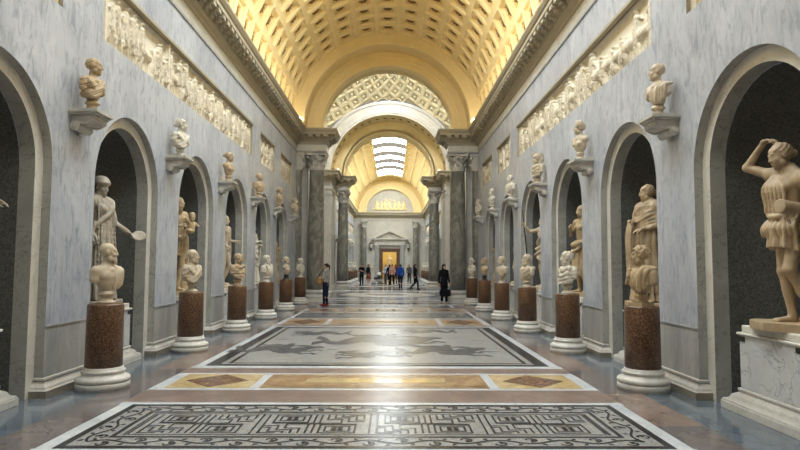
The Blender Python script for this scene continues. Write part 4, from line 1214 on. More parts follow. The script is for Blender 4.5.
            for k in range(4): V.fold([(.2 + .02 * k, .08 - .05 * k, 1.12), (.24 + .02 * k, .08 - .05 * k, .8), (.26, .08 - .05 * k, .4)], .02, .01)
            nn = np.array((.62, .5, .6)); nn /= np.linalg.norm(nn); t1 = np.cross(nn, (0, 0, 1)); t1 /= np.linalg.norm(t1); Q = np.stack([t1, np.cross(nn, t1), nn], 1)
            c = J['wrL'] + np.array((-.05, .14, -.05)); V.ell(c, (.1, .1, .02), .006, R=Q); V.ell(c + .02 * nn, (.08, .08, .018), .006, True, R=Q)
        else:
            for k in range(9):
                x = -.18 + .045 * k; V.fold([(x * .9, .08, 1.4 - abs(x) * .2), (x, .12 - abs(x) * .15, 1.2), (x * 1.05, .14 - abs(x) * .15, .9), (x * 1.25, .19 - abs(x) * .2, .35)], .011, .02)
            V.cap((-.27, -.02, 1.35), (-.3, .02, .35), .05, .07, .04)
        hr = dict(matron='wavy', patera='roll', toga='short', tall='tall', reader='curly')[kind]
        head(V, tuple(J['head']), dict(matron=-.55, patera=-.15, toga=.2, tall=.1, reader=.3)[kind], -.12, 0, 1.0, hr, 'short' if kind == 'reader' else None)
    elif kind == 'silenus':                                 # bearded man holding a child
        J = joints(elR=(.27, .08, 1.16), wrR=(.12, .26, 1.2), elL=(-.26, .08, 1.14), wrL=(-.1, .28, 1.1), head=(.0, .04, 1.62), kneeR=(.12, .03, .5), ankR=(.14, 0, .09), kneeL=(-.08, .06, .5), ankL=(-.02, .05, .09))
        body(V, J, False, curlR=.7, curlL=.5, upR=(.3, .6, .6), upL=(-.2, .3, -1))
        skirt(V, (-.03, 0), 1.02, (.175, .125), (-.05, -.03), .55, (.2, .13), 7, .02, 4, .02, .6, .12)
        V.fold([(-.18, .04, 1.02), (0, .15, .98), (.17, .06, 1.03), (.16, -.1, 1.04)], .035, .02)
        V.cap((-.24, -.1, .0), (-.23, -.08, 1.0), .12, .08, .03)
        c = np.array((-.08, .31, 1.2))                      # the child
        V.ell(c, (.07, .07, .11), .02); V.cap(c + (-.02, 0, -.08), c + (.12, .02, -.1), .05, .035, .02); V.cap(c + (.12, .02, -.1), c + (.17, .03, -.2), .034, .026, .02)
        V.cap(c + (.03, .03, -.1), c + (.14, .1, -.08), .045, .032, .02); V.cap(c + (.05, .02, .06), c + (.14, .02, .14), .028, .02, .015); V.cap(c + (-.05, .02, .06), c + (-.1, .08, .0), .028, .02, .015)
        head(V, tuple(c + (.0, .02, .17)), -.6, .1, 0, .68, 'curly')
        head(V, tuple(J['head']), .45, -.25, 0, 1.04, 'short', 'long')
    elif kind in ('hipdrape', 'spear', 'nude', 'satyr'):
        J = dict(hipdrape=joints(elR=(.27, .02, 1.18), wrR=(.12, .2, 1.3), elL=(-.25, 0, 1.13), wrL=(-.2, .18, 1.0)),
                 spear=joints(shR=(.2, 0, 1.46), elR=(.45, .12, 1.42), wrR=(.46, .3, 1.56), elL=(-.25, -.03, 1.13), wrL=(-.27, .12, .95)),
                 nude=joints(elR=(.27, -.02, 1.14), wrR=(.3, .14, .98), elL=(-.27, .02, 1.14), wrL=(-.3, .22, 1.12), kneeL=(-.13, .1, .5), ankL=(-.17, -.08, .1)),
                 satyr=joints(elR=(.3, -.05, 1.18), wrR=(.2, .05, .98), elL=(-.3, -.05, 1.2), wrL=(-.36, .12, 1.1), kneeR=(.13, .1, .5), ankR=(.0, .06, .1)))[kind]
        body(V, J, kind == 'hipdrape', curlR=1.1 if kind == 'spear' else .6, upR=(.6, -.5, .4) if kind == 'spear' else None, hdR=(0, .5, .8) if kind == 'spear' else None)
        V.cap((-.22, -.13, 0), (-.19, -.1, .75), .1, .075, .03)
        if kind in ('hipdrape', 'spear'):
            skirt(V, (0, 0), 1.0 if kind == 'spear' else 1.05, (.18, .13), (-.01, .02), .3 if kind == 'hipdrape' else .62, (.235, .185), 9, .022, 4, .025, .8, .14)
            V.fold([(-.19, .03, 1.06), (-.08, .14, 1.0), (.1, .14, .96), (.2, .03, .99), (.15, -.11, 1.03)], .036, .02); V.fold([(-.19, .05, 1.02), (-.1, .16, .9), (.08, .19, .82), (.22, .06, .86)], .024, .015)
            for k in range(4): V.fold([(-.2 - .02 * k, .12, 1.04), (-.22 - .015 * k, .16 - .03 * k, .8), (-.23 - .01 * k, .16 - .04 * k, .45)], .022, .01)
        if kind == 'spear': V.fold([(-.2, -.1, 1.44), (-.19, .06, 1.46), (-.1, .11, 1.3), (.05, .13, 1.15), (.17, .06, 1.05)], .028, .02)
        if kind in ('nude', 'satyr'):
            V.fold([(-.19, -.1, 1.44), (-.2, .05, 1.45), (-.27, .05, 1.2), (-.33, .05, .9), (-.33, .04, .6)], .04, .02); V.fold([(-.24, -.02, 1.3), (-.36, .02, 1.0), (-.36, .0, .62)], .035, .02)
        head(V, tuple(J['head']), dict(hipdrape=-.5, spear=-.3, nude=.3, satyr=-.3)[kind], -.1, 0, 1.0, dict(hipdrape='straight', spear='curly', nude='curly', satyr='curly')[kind], 'short' if kind == 'spear' else None)
    V.disp((-1, -1, -.3), (1, 1, .06), lambda X, Y, Z: np.where(Z < .0, .5, 0) + 0 * X + 0 * Y)
    return V.mesh('marble_statue')
def plinth_mesh():
    mb = MB(); n = 36
    P = [((.38 + .014 * sin(5 * a) + .01 * sin(9 * a + 1)) * cos(a), .02 + (.29 + .014 * sin(5 * a) + .01 * sin(9 * a + 1)) * sin(a)) for a in [2 * pi * k / n for k in range(n)]]
    mb.prism(P, lambda p, t: (p[0], p[1], t), -.055, .02)
    return mb.mesh('plinth')
PLINTH = plinth_mesh()
# ------------------------------------------------------------------ porphyry pedestals with busts
def drum_parts():
    b = MB(); b.lathe([(.326, 0), (.326, .085), (.32, .09)], 40)
    b.lathe([(.306, .09), (.322, .1), (.328, .125), (.32, .15), (.3, .16), (.276, .17), (.258, .19), (.252, .205), (.258, .21), (.266, .225), (.262, .24), (.246, .247), (.238, .262), (.236, .28)], 40)
    s = MB(); s.lathe([(.226, .275), (.22, 1.06), (.212, 1.08)], 40)
    return b.mesh('base', [M['pedbase'], M['plinth']]), s.mesh('drum', [M['porphyry']])
PB, PD = drum_parts()
def pedestal(x, y, label, group):
    t = tag(empty('column_pedestal', (x, y, 0)), label, 'pedestal', group)
    link('base', PB, None, t); link('drum', PD, None, t)
    return t
BM = {}
def bmesh_get(key, **k):
    if key not in BM: BM[key] = bust_mesh(**k)
    return BM[key]
def bust(key, loc, rz, label, mat, group, sk=0, sc=.97, smat=None, **k):
    me = bmesh_get(key, **k)
    t = tag(empty('marble_bust', loc, rz), label, 'bust', group); t.scale = (sc, sc, sc)
    for nm, m_, mt in (('body', me, mat), ('socle', SOCLE[sk], smat or mat)):
        o = link(nm, m_, None, t)
        if len(m_.materials) == 0: m_.materials.append(mt)
        o.material_slots[0].link = 'OBJECT'; o.material_slots[0].material = mt
    return t
L_, R_ = -pi / 2, pi / 2
XP = 3.5
ORD = ['nearest', 'second', 'third', 'fourth', 'fifth', 'sixth']
GP = 'red brown drum pedestals along the near hall'
for i in range(6):
    y = PIERS[2 + i]
    for sg, side in ((-1, 'left'), (1, 'right')):
        pedestal(sg * XP, y, 'red-brown granite drum pedestal on white base, %s along the %s wall' % (ORD[i], side), GP)
GB = 'marble busts on drum pedestals of the near hall'
HB = 1.08
pb = [
    ('L', 0, 'lp1', dict(style='drape', hair='bald', beard='short', yaw=.5, h=.008), 'cream', 0, 'bald man marble bust, cloth over one bare shoulder, nearest pedestal on left'),
    ('L', 1, 'lp2', dict(style='toga', hair='short', beard='short', yaw=.2, seed=2), 'cream', 1, 'marble bust of bearded man in heavy mantle on second left pedestal'),
    ('L', 2, 'lp3', dict(style='cloak', hair='bald', yaw=.15, wide=1.1, seed=3), 'tan', 0, 'broad-shouldered balding man bust in cloak on third left pedestal'),
    ('L', 3, 'lp4', dict(style='cuirass', hair='curly', beard='short', yaw=.35), 'pale', 0, 'pale bearded bust with bare breast on fourth left pedestal'),
    ('L', 4, 'lp5', dict(style='small', hair='wavy', fem=True, yaw=.2, wide=.8), 'cream', 0, 'slim woman bust on black socle, fifth left pedestal'),
    ('L', 5, 'lp6', dict(style='tunic', hair='short', yaw=.2), 'pale', 1, 'pale bust on the last left pedestal before the great column'),
    ('R', 0, 'rp1', dict(style='cuirass', hair='curly', yaw=-.5, h=.008, seed=5), 'gold', 2, 'honey-coloured curly haired bust in armour on nearest right pedestal'),
    ('R', 1, 'rp2', dict(style='cloak', hair='curly', yaw=-.45, seed=6), 'pale', 0, 'pale curly-haired youth bust in draped cloak on second right pedestal'),
    ('R', 2, 'rp3', dict(style='toga', hair='curly', beard='short', yaw=-.2, seed=7), 'cream', 0, 'bearded man bust in folded toga on third right pedestal'),
    ('R', 3, 'rp4', dict(style='drape', hair='curly', yaw=-.2), 'cream', 1, 'curly-haired bust with cloth on one shoulder, fourth right pedestal'),
    ('R', 4, 'rp5', dict(style='small', hair='curly', yaw=-.1, wide=.85), 'tan', 0, 'narrow bust on black socle, fifth right pedestal'),
    ('R', 5, 'rp6', dict(style='tunic', hair='tall', fem=True, yaw=-.2), 'pale', 0, 'pale woman bust with high curls on last right pedestal by the column'),
]
for s, i, key, kw, mt, sk, lab in pb:
    sg = -1 if s == 'L' else 1; kw['yaw'] -= .3 * sg
    bust(key, (sg * XP, PIERS[2 + i], HB), (L_ - .42) if sg < 0 else (R_ + .42), lab, M[mt], GB, sk, .97, M['black'] if i == 4 else None, **kw)

# ------------------------------------------------------------------ wall brackets with busts
def bracket_parts():
    s = MB()
    s.box(-.27, .27, .0, .43, -.05, 0); s.box(-.255, .255, 0, .41, -.065, -.05); s.box(-.235, .235, 0, .385, -.09, -.065)
    c = MB()
    # scroll seen from the side: (out from the wall, z)
    top = [(0, -.09), (.36, -.09), (.365, -.12)]
    N = 14
    low = []
    for k in range(N + 1):
        t = k / N
        low.append((.34 - .34 * t, -.14 - .1 * t - .035 * sin(2 * pi * t) + (-.06 * t * t)))
    poly = top + low
    c.prism(poly, lambda p, t: (t, p[0], p[1]), -.18, .18)
    for cx, cz, r in ((.3, -.135, .058), (.075, -.25, .075)):
        for x0, x1, rr in ((-.21, .21, r), (-.225, .225, r * .55), (-.235, .235, r * .25)):
            vs = []
            for x in (x0, x1):
                for k in range(20): vs.append((x, cx + rr * cos(2 * pi * k / 20), cz + rr * sin(2 * pi * k / 20)))
            c.add(vs, [(k, (k + 1) % 20, 20 + (k + 1) % 20, 20 + k) for k in range(20)] + [tuple(range(20)), tuple(range(20, 40))], 0, False)
    for x in (-.195, .195):                                    # rims of the scroll
        c.tube([(x, p[0] * .98 + .004, p[1] - .004) for p in low], [.022] * len(low), 8)
    for k in range(5): c.tube([(-.1 + .05 * k, .31, -.12), (-.1 + .05 * k, .22, -.165), (-.1 + .05 * k, .12, -.2), (-.1 + .05 * k, .05, -.3)], [.016, .024, .024, .01], 8)
    d = MB()
    d.lathe([(.012, -.385), (.035, -.37), (.042, -.345), (.03, -.32), (.045, -.3)], 14, (0, .06))
    return s.mesh('shelf', [M['corbel']]), c.mesh('scroll', [M['corbel']]), d.mesh('pendant', [M['corbel']])
BS, BC, BD = bracket_parts()
def bracket(sg, y, z, label, group):
    t = tag(empty('wall_bracket', (sg * W, y, z), L_ if sg < 0 else R_), label, 'bracket', group)
    t.scale = (.86, .86, .86)
    link('shelf', BS, None, t); link('scroll', BC, None, t); link('pendant', BD, None, t)
    return t
ZB = 3.6
bb = [
    ('L', 0, 'lb1', dict(style='toga', hair='short', yaw=.4, wide=.8, pitch=0, seed=8), 'gold', 0, 'honey-coloured short-haired bust in mantle on nearest left wall bracket'),
    ('L', 1, 'lb2', dict(style='toga', hair='wavy', fem=True, yaw=.35, seed=9), 'pale', 2, 'pale woman bust with wavy hair on second left wall bracket'),
    ('L', 2, 'lb3', dict(style='small', hair='bun', fem=True, yaw=.3, wide=.85), 'tan', 1, 'tan woman bust with knotted hair on third left wall bracket'),
    ('L', 3, 'lb4', dict(style='drape', hair='bald', yaw=.1), 'tan', 0, 'broad bare-chested bust on fourth left wall bracket'),
    ('L', 4, 'lp5', None, 'tan', 0, 'small tan bust on fifth left wall bracket'),
    ('L', 5, 'lp6', None, 'cream', 1, 'cream bust on last left wall bracket before the pilaster'),
    ('R', 0, 'rb1', dict(style='drape', hair='short', yaw=-.4, wide=.85, seed=11), 'cream', 0, 'cropped-haired youth bust on nearest right wall bracket'),
    ('R', 1, 'rb2', dict(style='small', hair='tall', fem=True, yaw=-.3), 'cream', 1, 'woman bust with towering hair on second right wall bracket'),
    ('R', 2, 'rb3', dict(style='cloak', hair='helmet', yaw=-.3, wide=.85, seed=12), 'cream', 0, 'helmeted bust on third right wall bracket'),
    ('R', 3, 'rb4', dict(style='toga', hair='short', yaw=-.2, seed=13), 'pale', 1, 'pale mantled bust on fourth right wall bracket'),
    ('R', 4, 'rp5', None, 'pale', 0, 'slim pale bust on fifth right wall bracket'),
    ('R', 5, 'rp2', None, 'pale', 0, 'pale cloaked bust on last right wall bracket before the pilaster'),
]
for s, i, key, kw, mt, sk, lab in bb:
    sg = -1 if s == 'L' else 1; side = 'left' if sg < 0 else 'right'
    y = PIERS[2 + i]
    if kw: kw['yaw'] -= .3 * sg
    bracket(sg, y, ZB, 'scrolled grey marble bracket carrying a bust, %s on the %s wall' % (ORD[i], side), 'scrolled wall brackets of the near hall')
    bust(key, (sg * (W - .19), y, ZB), (L_ - .38) if sg < 0 else (R_ + .38), lab, M[mt], 'marble busts on wall brackets of the near hall', sk, .9, None, **(kw or {}))
# far hall: the same rows seen small beyond the second columns
keys = ['rp2', 'lp4', 'rb4', 'lp6', 'rp3', 'lb2', 'lp2']
for i in range(6):
    y = PIERS2[1 + i - (0 if i else 0)] if i < 7 else 0
    for sg, side in ((-1, 'left'), (1, 'right')):
        pedestal(sg * XP, y, 'brown drum pedestal, %s beyond the far %s column' % (ORD[i].replace('nearest', 'first'), side), 'drum pedestals of the far hall')
        bust(keys[(i + (sg > 0) * 3) % 7], (sg * XP, y, HB), L_ if sg < 0 else R_, 'small pale bust on the %s pedestal beyond the far %s column' % (ORD[i].replace('nearest', 'first'), side), M['pale'], 'busts on pedestals of the far hall', i % 2)
        bracket(sg, y, ZB, 'wall bracket, %s beyond the far %s column' % (ORD[i].replace('nearest', 'first'), side), 'wall brackets of the far hall')
        bust(keys[(i + 2 + (sg > 0) * 2) % 7], (sg * (W - .21), y, ZB), L_ if sg < 0 else R_, 'small pale bust on the %s wall bracket beyond the far %s column' % (ORD[i].replace('nearest', 'first'), side), M['pale'], 'busts on brackets of the far hall', i % 2, .87)

# ------------------------------------------------------------------ statues in the niches
def stat_ped_parts():
    b = MB(); a, d = .72, .44
    b.box(-a, a, -d, d, 0, .085); b.box(-a + .01, a - .01, -d + .01, d - .01, .085, .105)
    for k in range(14):
        t = k / 13; o = .02 + .15 * (t ** .75 if t < .5 else .5 ** .75 + (t - .5) * .8) + .012 * sin(9 * t)
        b.box(-a + o, a - o, -d + o * .7, d - o * .7, .105 + .11 * t, .105 + .11 * (t + .0715))
    b.box(-.56, .56, -.33, .33, .22, .25)
    c = MB(); c.box(-.53, .53, -.31, .31, .25, .84)
    s = MB(); s.box(-.56, .56, -.33, .33, .84, .87); s.box(-.5, .5, -.3, .3, .87, .95)
    p = MB(); p.box(-.05, .05, .31, .318, .77, .825)
    return b.mesh('base', [M['pedbase']]), c.mesh('die', [M['pedstone']]), s.mesh('slab', [M['band']]), p.mesh('plaque', [M['iron']])
SB = stat_ped_parts()
def statue_pedestal(x, y, rz, label):
    t = tag(empty('statue_pedestal', (x, y, 0), rz), label, 'pedestal', 'marble statue pedestals in the niches')
    for nm, me, px in zip(('base', 'die', 'slab', 'plaque', 'plaque'), SB + (SB[3],), (0, 0, 0, -.47, .47)):
        o = link(nm, me, None, t, (px, 0, 0))
        if nm in ('base', 'die', 'slab'): bevel(o, .008, 1)
    return t
ST = {}
def statue(kind, x, y, z, rz, label, mat, sc, group='marble statues in the wall niches', h=.014):
    if kind not in ST:
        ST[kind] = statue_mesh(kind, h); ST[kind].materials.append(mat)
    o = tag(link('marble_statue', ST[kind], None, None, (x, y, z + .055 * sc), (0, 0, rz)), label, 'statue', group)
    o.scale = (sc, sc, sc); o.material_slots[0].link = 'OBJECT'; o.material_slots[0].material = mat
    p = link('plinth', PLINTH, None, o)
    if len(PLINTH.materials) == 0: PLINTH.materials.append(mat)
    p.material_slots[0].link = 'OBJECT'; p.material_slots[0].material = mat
    return o
XS = 4.36
sn = [
    ('R', 0, 'amazon', 'tan', -.02, .012, 'tan statue with arm raised over head and short tunic in nearest right niche'),
    ('R', 1, 'matron', 'tan', .08, .012, 'draped woman statue holding her cloak in second right niche'),
    ('R', 2, 'hipdrape', 'gold', .1, .013, 'honey-coloured statue draped from the hips in third right niche'),
    ('R', 3, 'spear', 'cream', .1, .014, 'cream statue raising a long dark spear in fourth right niche'),
    ('R', 4, 'satyr', 'cream', .0, .014, 'statue leaning in fifth right niche with cloth over its arm'),
    ('R', 5, 'toga', 'tan', 0, .014, 'draped statue in sixth right niche, mostly hidden'),
    ('L', 0, 'tall', 'cream', -.29, .014, 'statue in nearest left niche, only its hand in view'),
    ('L', 1, 'patera', 'grey', -.14, .012, 'woman statue holding out a shallow dish in second left niche'),
    ('L', 2, 'silenus', 'gold', -.12, .012, 'bearded man statue carrying a child in third left niche'),
    ('L', 3, 'nude', 'cream', .2, .014, 'nude youth statue half hidden in fourth left niche'),
    ('L', 4, 'reader', 'pale', .1, .014, 'pale draped bearded statue in fifth left niche'),
    ('L', 5, 'toga', 'gold', .1, .014, 'draped honey-coloured statue in sixth left niche'),
]
for s, i, kind, mt, dy, h, lab in sn:
    sg = -1 if s == 'L' else 1; y = NICHE[1 + i]; side = 'left' if sg < 0 else 'right'
    rz = L_ if sg < 0 else R_
    statue_pedestal(sg * 4.43, y, rz, 'grey and white marble statue pedestal in %s %s niche' % (ORD[i], side))
    statue(kind, sg * XS, y + dy, .95, rz + {'matron': .3, 'amazon': .2, 'patera': -.25, 'silenus': -.6, 'hipdrape': .45, 'spear': .25}.get(kind, 0), lab, M[mt], 1.15 if kind == 'silenus' else 1.09, h=h)
    if kind == 'spear':
        mb = MB(); hx, hy, hz = sg * XS - .3 * 1.09, y + dy + .46 * 1.09, .95 + .055 * 1.09 + 1.57 * 1.09
        mb.tube([(sg * (XS - .36), y + .22, .96), (hx - .08, hy + .02, hz + .03), (hx - .12, hy + .05, hz + .45)], .02, 10)
        tag(mb.build('spear', M['iron']), 'long dark spear held by the statue in the fourth right niche', 'spear')

# ------------------------------------------------------------------ reliefs
def relief_mesh(L, H, seed, hgt=.0145, borders=()):
    r = np.random.RandomState(seed)
    nx, nz = int(L / hgt) + 1, int(H / hgt) + 1
    X, Z = np.meshgrid(np.linspace(0, L, nx), np.linspace(0, H, nz), indexing='ij')
    D = np.zeros_like(X)
    def seg(a, b, ra, rb, dep):
        m = max(ra, rb) + .02
        i0, i1 = max(0, int((min(a[0], b[0]) - m) / L * (nx - 1))), min(nx, int((max(a[0], b[0]) + m) / L * (nx - 1)) + 2)
        if i1 <= i0: return
        x, z = X[i0:i1], Z[i0:i1]
        d = (b[0] - a[0], b[1] - a[1]); l = d[0] ** 2 + d[1] ** 2 + 1e-9
        t = np.clip(((x - a[0]) * d[0] + (z - a[1]) * d[1]) / l, 0, 1)
        rad = ra + (rb - ra) * t
        q = 1 - ((x - a[0] - t * d[0]) ** 2 + (z - a[1] - t * d[1]) ** 2) / rad ** 2
        D[i0:i1] = np.maximum(D[i0:i1], np.sqrt(np.maximum(q, 0)) * rad * dep)
    x = .12
    while x < L - .1:
        h = H * (r.uniform(.84, .95) if r.rand() < .7 else r.uniform(.55, .75)); lean = r.uniform(-.06, .06); dep = r.uniform(1.4, 2.6)
        hip, sh, hd = (x + lean * .3, h * .5), (x + lean, h * .82), (x + lean * 1.3 + r.uniform(-.02, .02), h * .94)
        seg(hd, (hd[0], hd[1] - .022), .05, .042, dep * 1.15); seg(sh, hip, .07, .058, dep * .8); seg(sh, (hd[0], hd[1] - .05), .036, .026, dep * .7)
        for s in (-1, 1):
            k = (x + s * r.uniform(.02, .09), h * .26); f = (k[0] + r.uniform(-.06, .06), .03)
            if r.rand() < .3: seg(hip, f, .062, .06, dep * .75)
            seg(hip, k, .05, .04, dep); seg(k, f, .048, .034, dep); seg(f, (f[0] + .05, .025), .03, .022, dep)
            e = (sh[0] + s * r.uniform(.08, .16), sh[1] - r.uniform(-.08, .2)); w_ = (e[0] + s * r.uniform(-.1, .1), e[1] + r.uniform(-.16, .18))
            seg(sh, e, .04, .032, dep); seg(e, w_, .032, .024, dep)
        for k in range(4): seg((sh[0] + .03 * (k - 1.5), sh[1] - .05), (hip[0] + .05 * (k - 1.5), h * r.uniform(.15, .4)), .015, .018, dep * 3.2)
        if r.rand() < .18:                                   # an animal in the procession
            b = (x + .22, H * .38); seg(b, (b[0] + .26, b[1] + .03), .11, .1, .9); seg((b[0] + .26, b[1] + .05), (b[0] + .37, b[1] + .2), .06, .045, 1.2)
            for q in (0, .06, .22, .28): seg((b[0] + q, b[1] - .05), (b[0] + q + .02, .03), .035, .022, 1.2)
            x += .3
        x += r.uniform(.17, .3)
    D += .0045 * np.sin(37 * X + 3 * np.sin(19 * Z)) * np.sin(41 * Z + 2 * np.sin(23 * X)) * (D > .004)
    D = np.minimum(D, .13)
    for b in borders:
        m = np.abs(X - b) < .045; D[m] = .085
    e = (X < .05) | (X > L - .05); D[e] = .07
    e = (Z < .035) | (Z > H - .045); D[e] = np.maximum(D[e], .06)
    D[0, :] = D[-1, :] = 0; D[:, 0] = D[:, -1] = 0
    vs = np.stack([X, D, Z], -1).reshape(-1, 3)
    i = np.arange((nx - 1) * (nz - 1)); a = (i // (nz - 1)) * nz + i % (nz - 1)
    fs = np.stack([a, a + nz, a + nz + 1, a + 1], 1)
    me = bpy.data.meshes.new('relief_panel'); me.from_pydata(vs.tolist(), [], fs.tolist())
    me.polygons.foreach_set('use_smooth', np.ones(len(me.polygons), bool)); me.materials.append(M['relief'])
    return me
LABR = ['above the nearest niche', 'with a long procession', 'square, nearest of the short panels', 'square, last before the pilaster']
for sg, side in ((-1, 'left'), (1, 'right')):
    for k, (a, b) in enumerate(PAN):
        me = relief_mesh(b - a, ZF1 - ZF0, 20 + k + (sg > 0) * 9, borders=((5.6, 6.6, 9.1) if k == 1 and sg < 0 else (8.0,) if k == 1 else ()))
        # local x runs along the wall, y out of the wall
        o = tag(link('relief_panel', me, None, None, (sg * (W + .119), b if sg > 0 else a, ZF0), (0, 0, 0)),
                ('long cream marble relief of a procession high on the %s wall' % side) if k == 1 else
                'cream relief panel of figures high on the %s wall, %s' % (side, ('at the edge of view', '', 'first beyond the long procession', 'last before the pilaster')[k]), 'relief', 'cream stone reliefs of the near hall')
        # plain rotations about z: local y points into the hall
        o.rotation_euler = (0, 0, R_ if sg > 0 else L_)
        o.location.y = a if sg > 0 else b
        y2 = YC1 + YC2 - b
        c = o.copy(); COL.objects.link(c); c.location.y = y2 if sg > 0 else y2 + (b - a)
        c['label'] = 'small cream relief beyond the far %s column, %s from the end wall' % (side, ('first', 'second', 'third', 'fourth')[k]); c['group'] = 'cream stone reliefs of the far hall'
# lunette over the far door
def lunette():
    r = np.random.RandomState(4); n = 60; rad = 2.62
    vs, fs = [], []
    X, Z = np.meshgrid(np.linspace(-rad, rad, 150), np.linspace(0, rad, 75), indexing='ij'); D = np.zeros_like(X)
    def seg(a, b, ra, rb):
        d = (b[0] - a[0], b[1] - a[1]); l = d[0] ** 2 + d[1] ** 2 + 1e-9
        t = np.clip(((X - a[0]) * d[0] + (Z - a[1]) * d[1]) / l, 0, 1); q = ra + (rb - ra) * t
        D[:] = np.maximum(D, np.sqrt(np.maximum(0, 1 - ((X - a[0] - t * d[0]) ** 2 + (Z - a[1] - t * d[1]) ** 2) / q ** 2)) * q * .9)
    for x in np.linspace(-1.5, 1.5, 7):
        h = 1.15 - .22 * abs(x) + r.uniform(-.1, .1); seg((x, .45), (x + r.uniform(-.1, .1), .45 + h * .55), .2, .16); seg((x, .45 + h * .8), (x, .45 + h * .85), .12, .11)
        seg((x, .5), (x + r.uniform(-.35, .35), .35), .16, .12); seg((x, .45 + h * .5), (x + r.uniform(-.4, .4), .45 + h * r.uniform(.3, .8)), .09, .07)
    seg((-1.8, .38), (1.8, .38), .1, .1)
    mb = MB(); n_ = 75
    ok = X ** 2 + Z ** 2 < rad ** 2
    vs = np.stack([X, -D, Z], -1).reshape(-1, 3).tolist(); fs = []
    hi = []
    for i in range(149):
        for j in range(74):
            if ok[i, j] and ok[i + 1, j] and ok[i, j + 1] and ok[i + 1, j + 1]:
                a = i * n_ + j; fs.append((a, a + n_, a + n_ + 1, a + 1)); hi.append(1 if D[i, j] > .03 else 0)
    me = bpy.data.meshes.new('lunette_relief'); me.from_pydata(vs, [], fs); me.materials.append(M['frieze']); me.materials.append(M['vault']); me.polygons.foreach_set('material_index', hi); me.polygons.foreach_set('use_smooth', [True] * len(fs))
    tag(link('lunette_relief', me, None, None, (0, Y3 - .02, ZC + .02)), 'half-round gilded relief of figures above the far doorway', 'relief')
lunette()

# ------------------------------------------------------------------ columns
def column_parts():
    b = MB(); b.box(-.5, .5, -.5, .5, 0, .16)
    b.lathe([(.49, .16), (.5, .2), (.48, .26), (.42, .28), (.4, .34), (.41, .36), (.44, .38), (.45, .42), (.42, .46), (.38, .47), (.375, .52)], 40)
    s = MB(); s.lathe([(.365, .5), (.362, 1.5), (.355, 3), (.335, 4.6), (.315, 5.7), (.33, 5.74)], 40)
    c = MB(); c.lathe([(.315, 5.72), (.34, 5.75), (.335, 5.78), (.3, 5.8), (.3, 6.1), (.34, 6.28), (.42, 6.36)], 32)
    def leaf(a, z0, h, r0, out, w):
        n = 7; vs = []
        for i in range(n):
            t = i / (n - 1); z = z0 + h * (t if t < .8 else .8 + (t - .8) * .2 - (t - .8) ** 2 * 4); r = r0 + out * t ** 3 + .012
            ww = w * (1 - .5 * t ** 2) * (.8 + .25 * cos(12 * t))
            for s_, dr in ((-1, -.012), (-.5, .01), (0, .028), (.5, .01), (1, -.012)):
                aa = a + s_ * ww / r0; vs.append(((r + dr) * cos(aa), (r + dr) * sin(aa), z))
        c.add(vs, [(i * 5 + k, i * 5 + k + 1, i * 5 + k + 6, i * 5 + k + 5) for i in range(n - 1) for k in range(4)], 0, True)
    for k in range(8): leaf(2 * pi * k / 8, 5.78, .26, .31, .1, .115)
    for k in range(8): leaf(2 * pi * (k + .5) / 8, 5.82, .42, .31, .12, .1)
    for k in range(4):                                       # corner scrolls
        a = pi / 4 + k * pi / 2
        pts = [(.33 * cos(a), .33 * sin(a), 6.12), (.42 * cos(a), .42 * sin(a), 6.26), (.52 * cos(a), .52 * sin(a), 6.34)]
        for q in range(9):
            t = q / 8 * 1.7 * pi; rr = .05 * (1 - .6 * q / 8)
            pts.append(((.53 + rr * sin(t)) * cos(a), (.53 + rr * sin(t)) * sin(a), 6.29 + rr * cos(t)))
        c.tube(pts, [.03, .03, .028] + [.026] * 9, 6)
        b2 = k * pi / 2; c.tube([(.3 * cos(b2), .3 * sin(b2), 6.2), (.4 * cos(b2), .4 * sin(b2), 6.34), (.42 * cos(b2), .42 * sin(b2), 6.42)], [.05, .06, .05], 8)
    ab = []
    for k in range(4):
        a = pi / 4 + k * pi / 2
        for q in (-.07, .07): ab.append((.62 * cos(a + q), .62 * sin(a + q)))
        m = a + pi / 4
        for q in (-.35, 0, .35): ab.append(((.415 + .03 * abs(q)) / cos(q) * cos(m + q) , (.415 + .03 * abs(q)) / cos(q) * sin(m + q)))
    c.prism(ab, lambda p, t: (p[0], p[1], t), 6.38, 6.5)
    return b.mesh('base', [M['base']]), s.mesh('shaft', [M['column']]), c.mesh('capital', [M['frieze']])
CB, CS_, CC = column_parts()
def column(x, y, label, sc=1.0, rz=0):
    t = tag(empty('marble_column', (x, y, 0), rz), label, 'column', 'grey green marble columns', 'thing'); t.scale = (sc, sc, 1)
    link('base', CB, None, t); link('shaft', CS_, None, t); link('capital', CC, None, t)
for sg, side in ((-1, 'left'), (1, 'right')):
    column(sg * 3.12, YC1, 'tall grey-green marble column at the near edge of the crossing, %s side' % side, rz=0 if sg < 0 else pi)
    column(sg * 3.05, YC2, 'tall dark marble column at the far edge of the crossing, %s side' % side, rz=pi / 2 if sg < 0 else -pi / 2)
    column(sg * 2.85, Y3 - .62, 'dark column standing against the end wall, %s of the doorway' % side, .86, pi / 2)
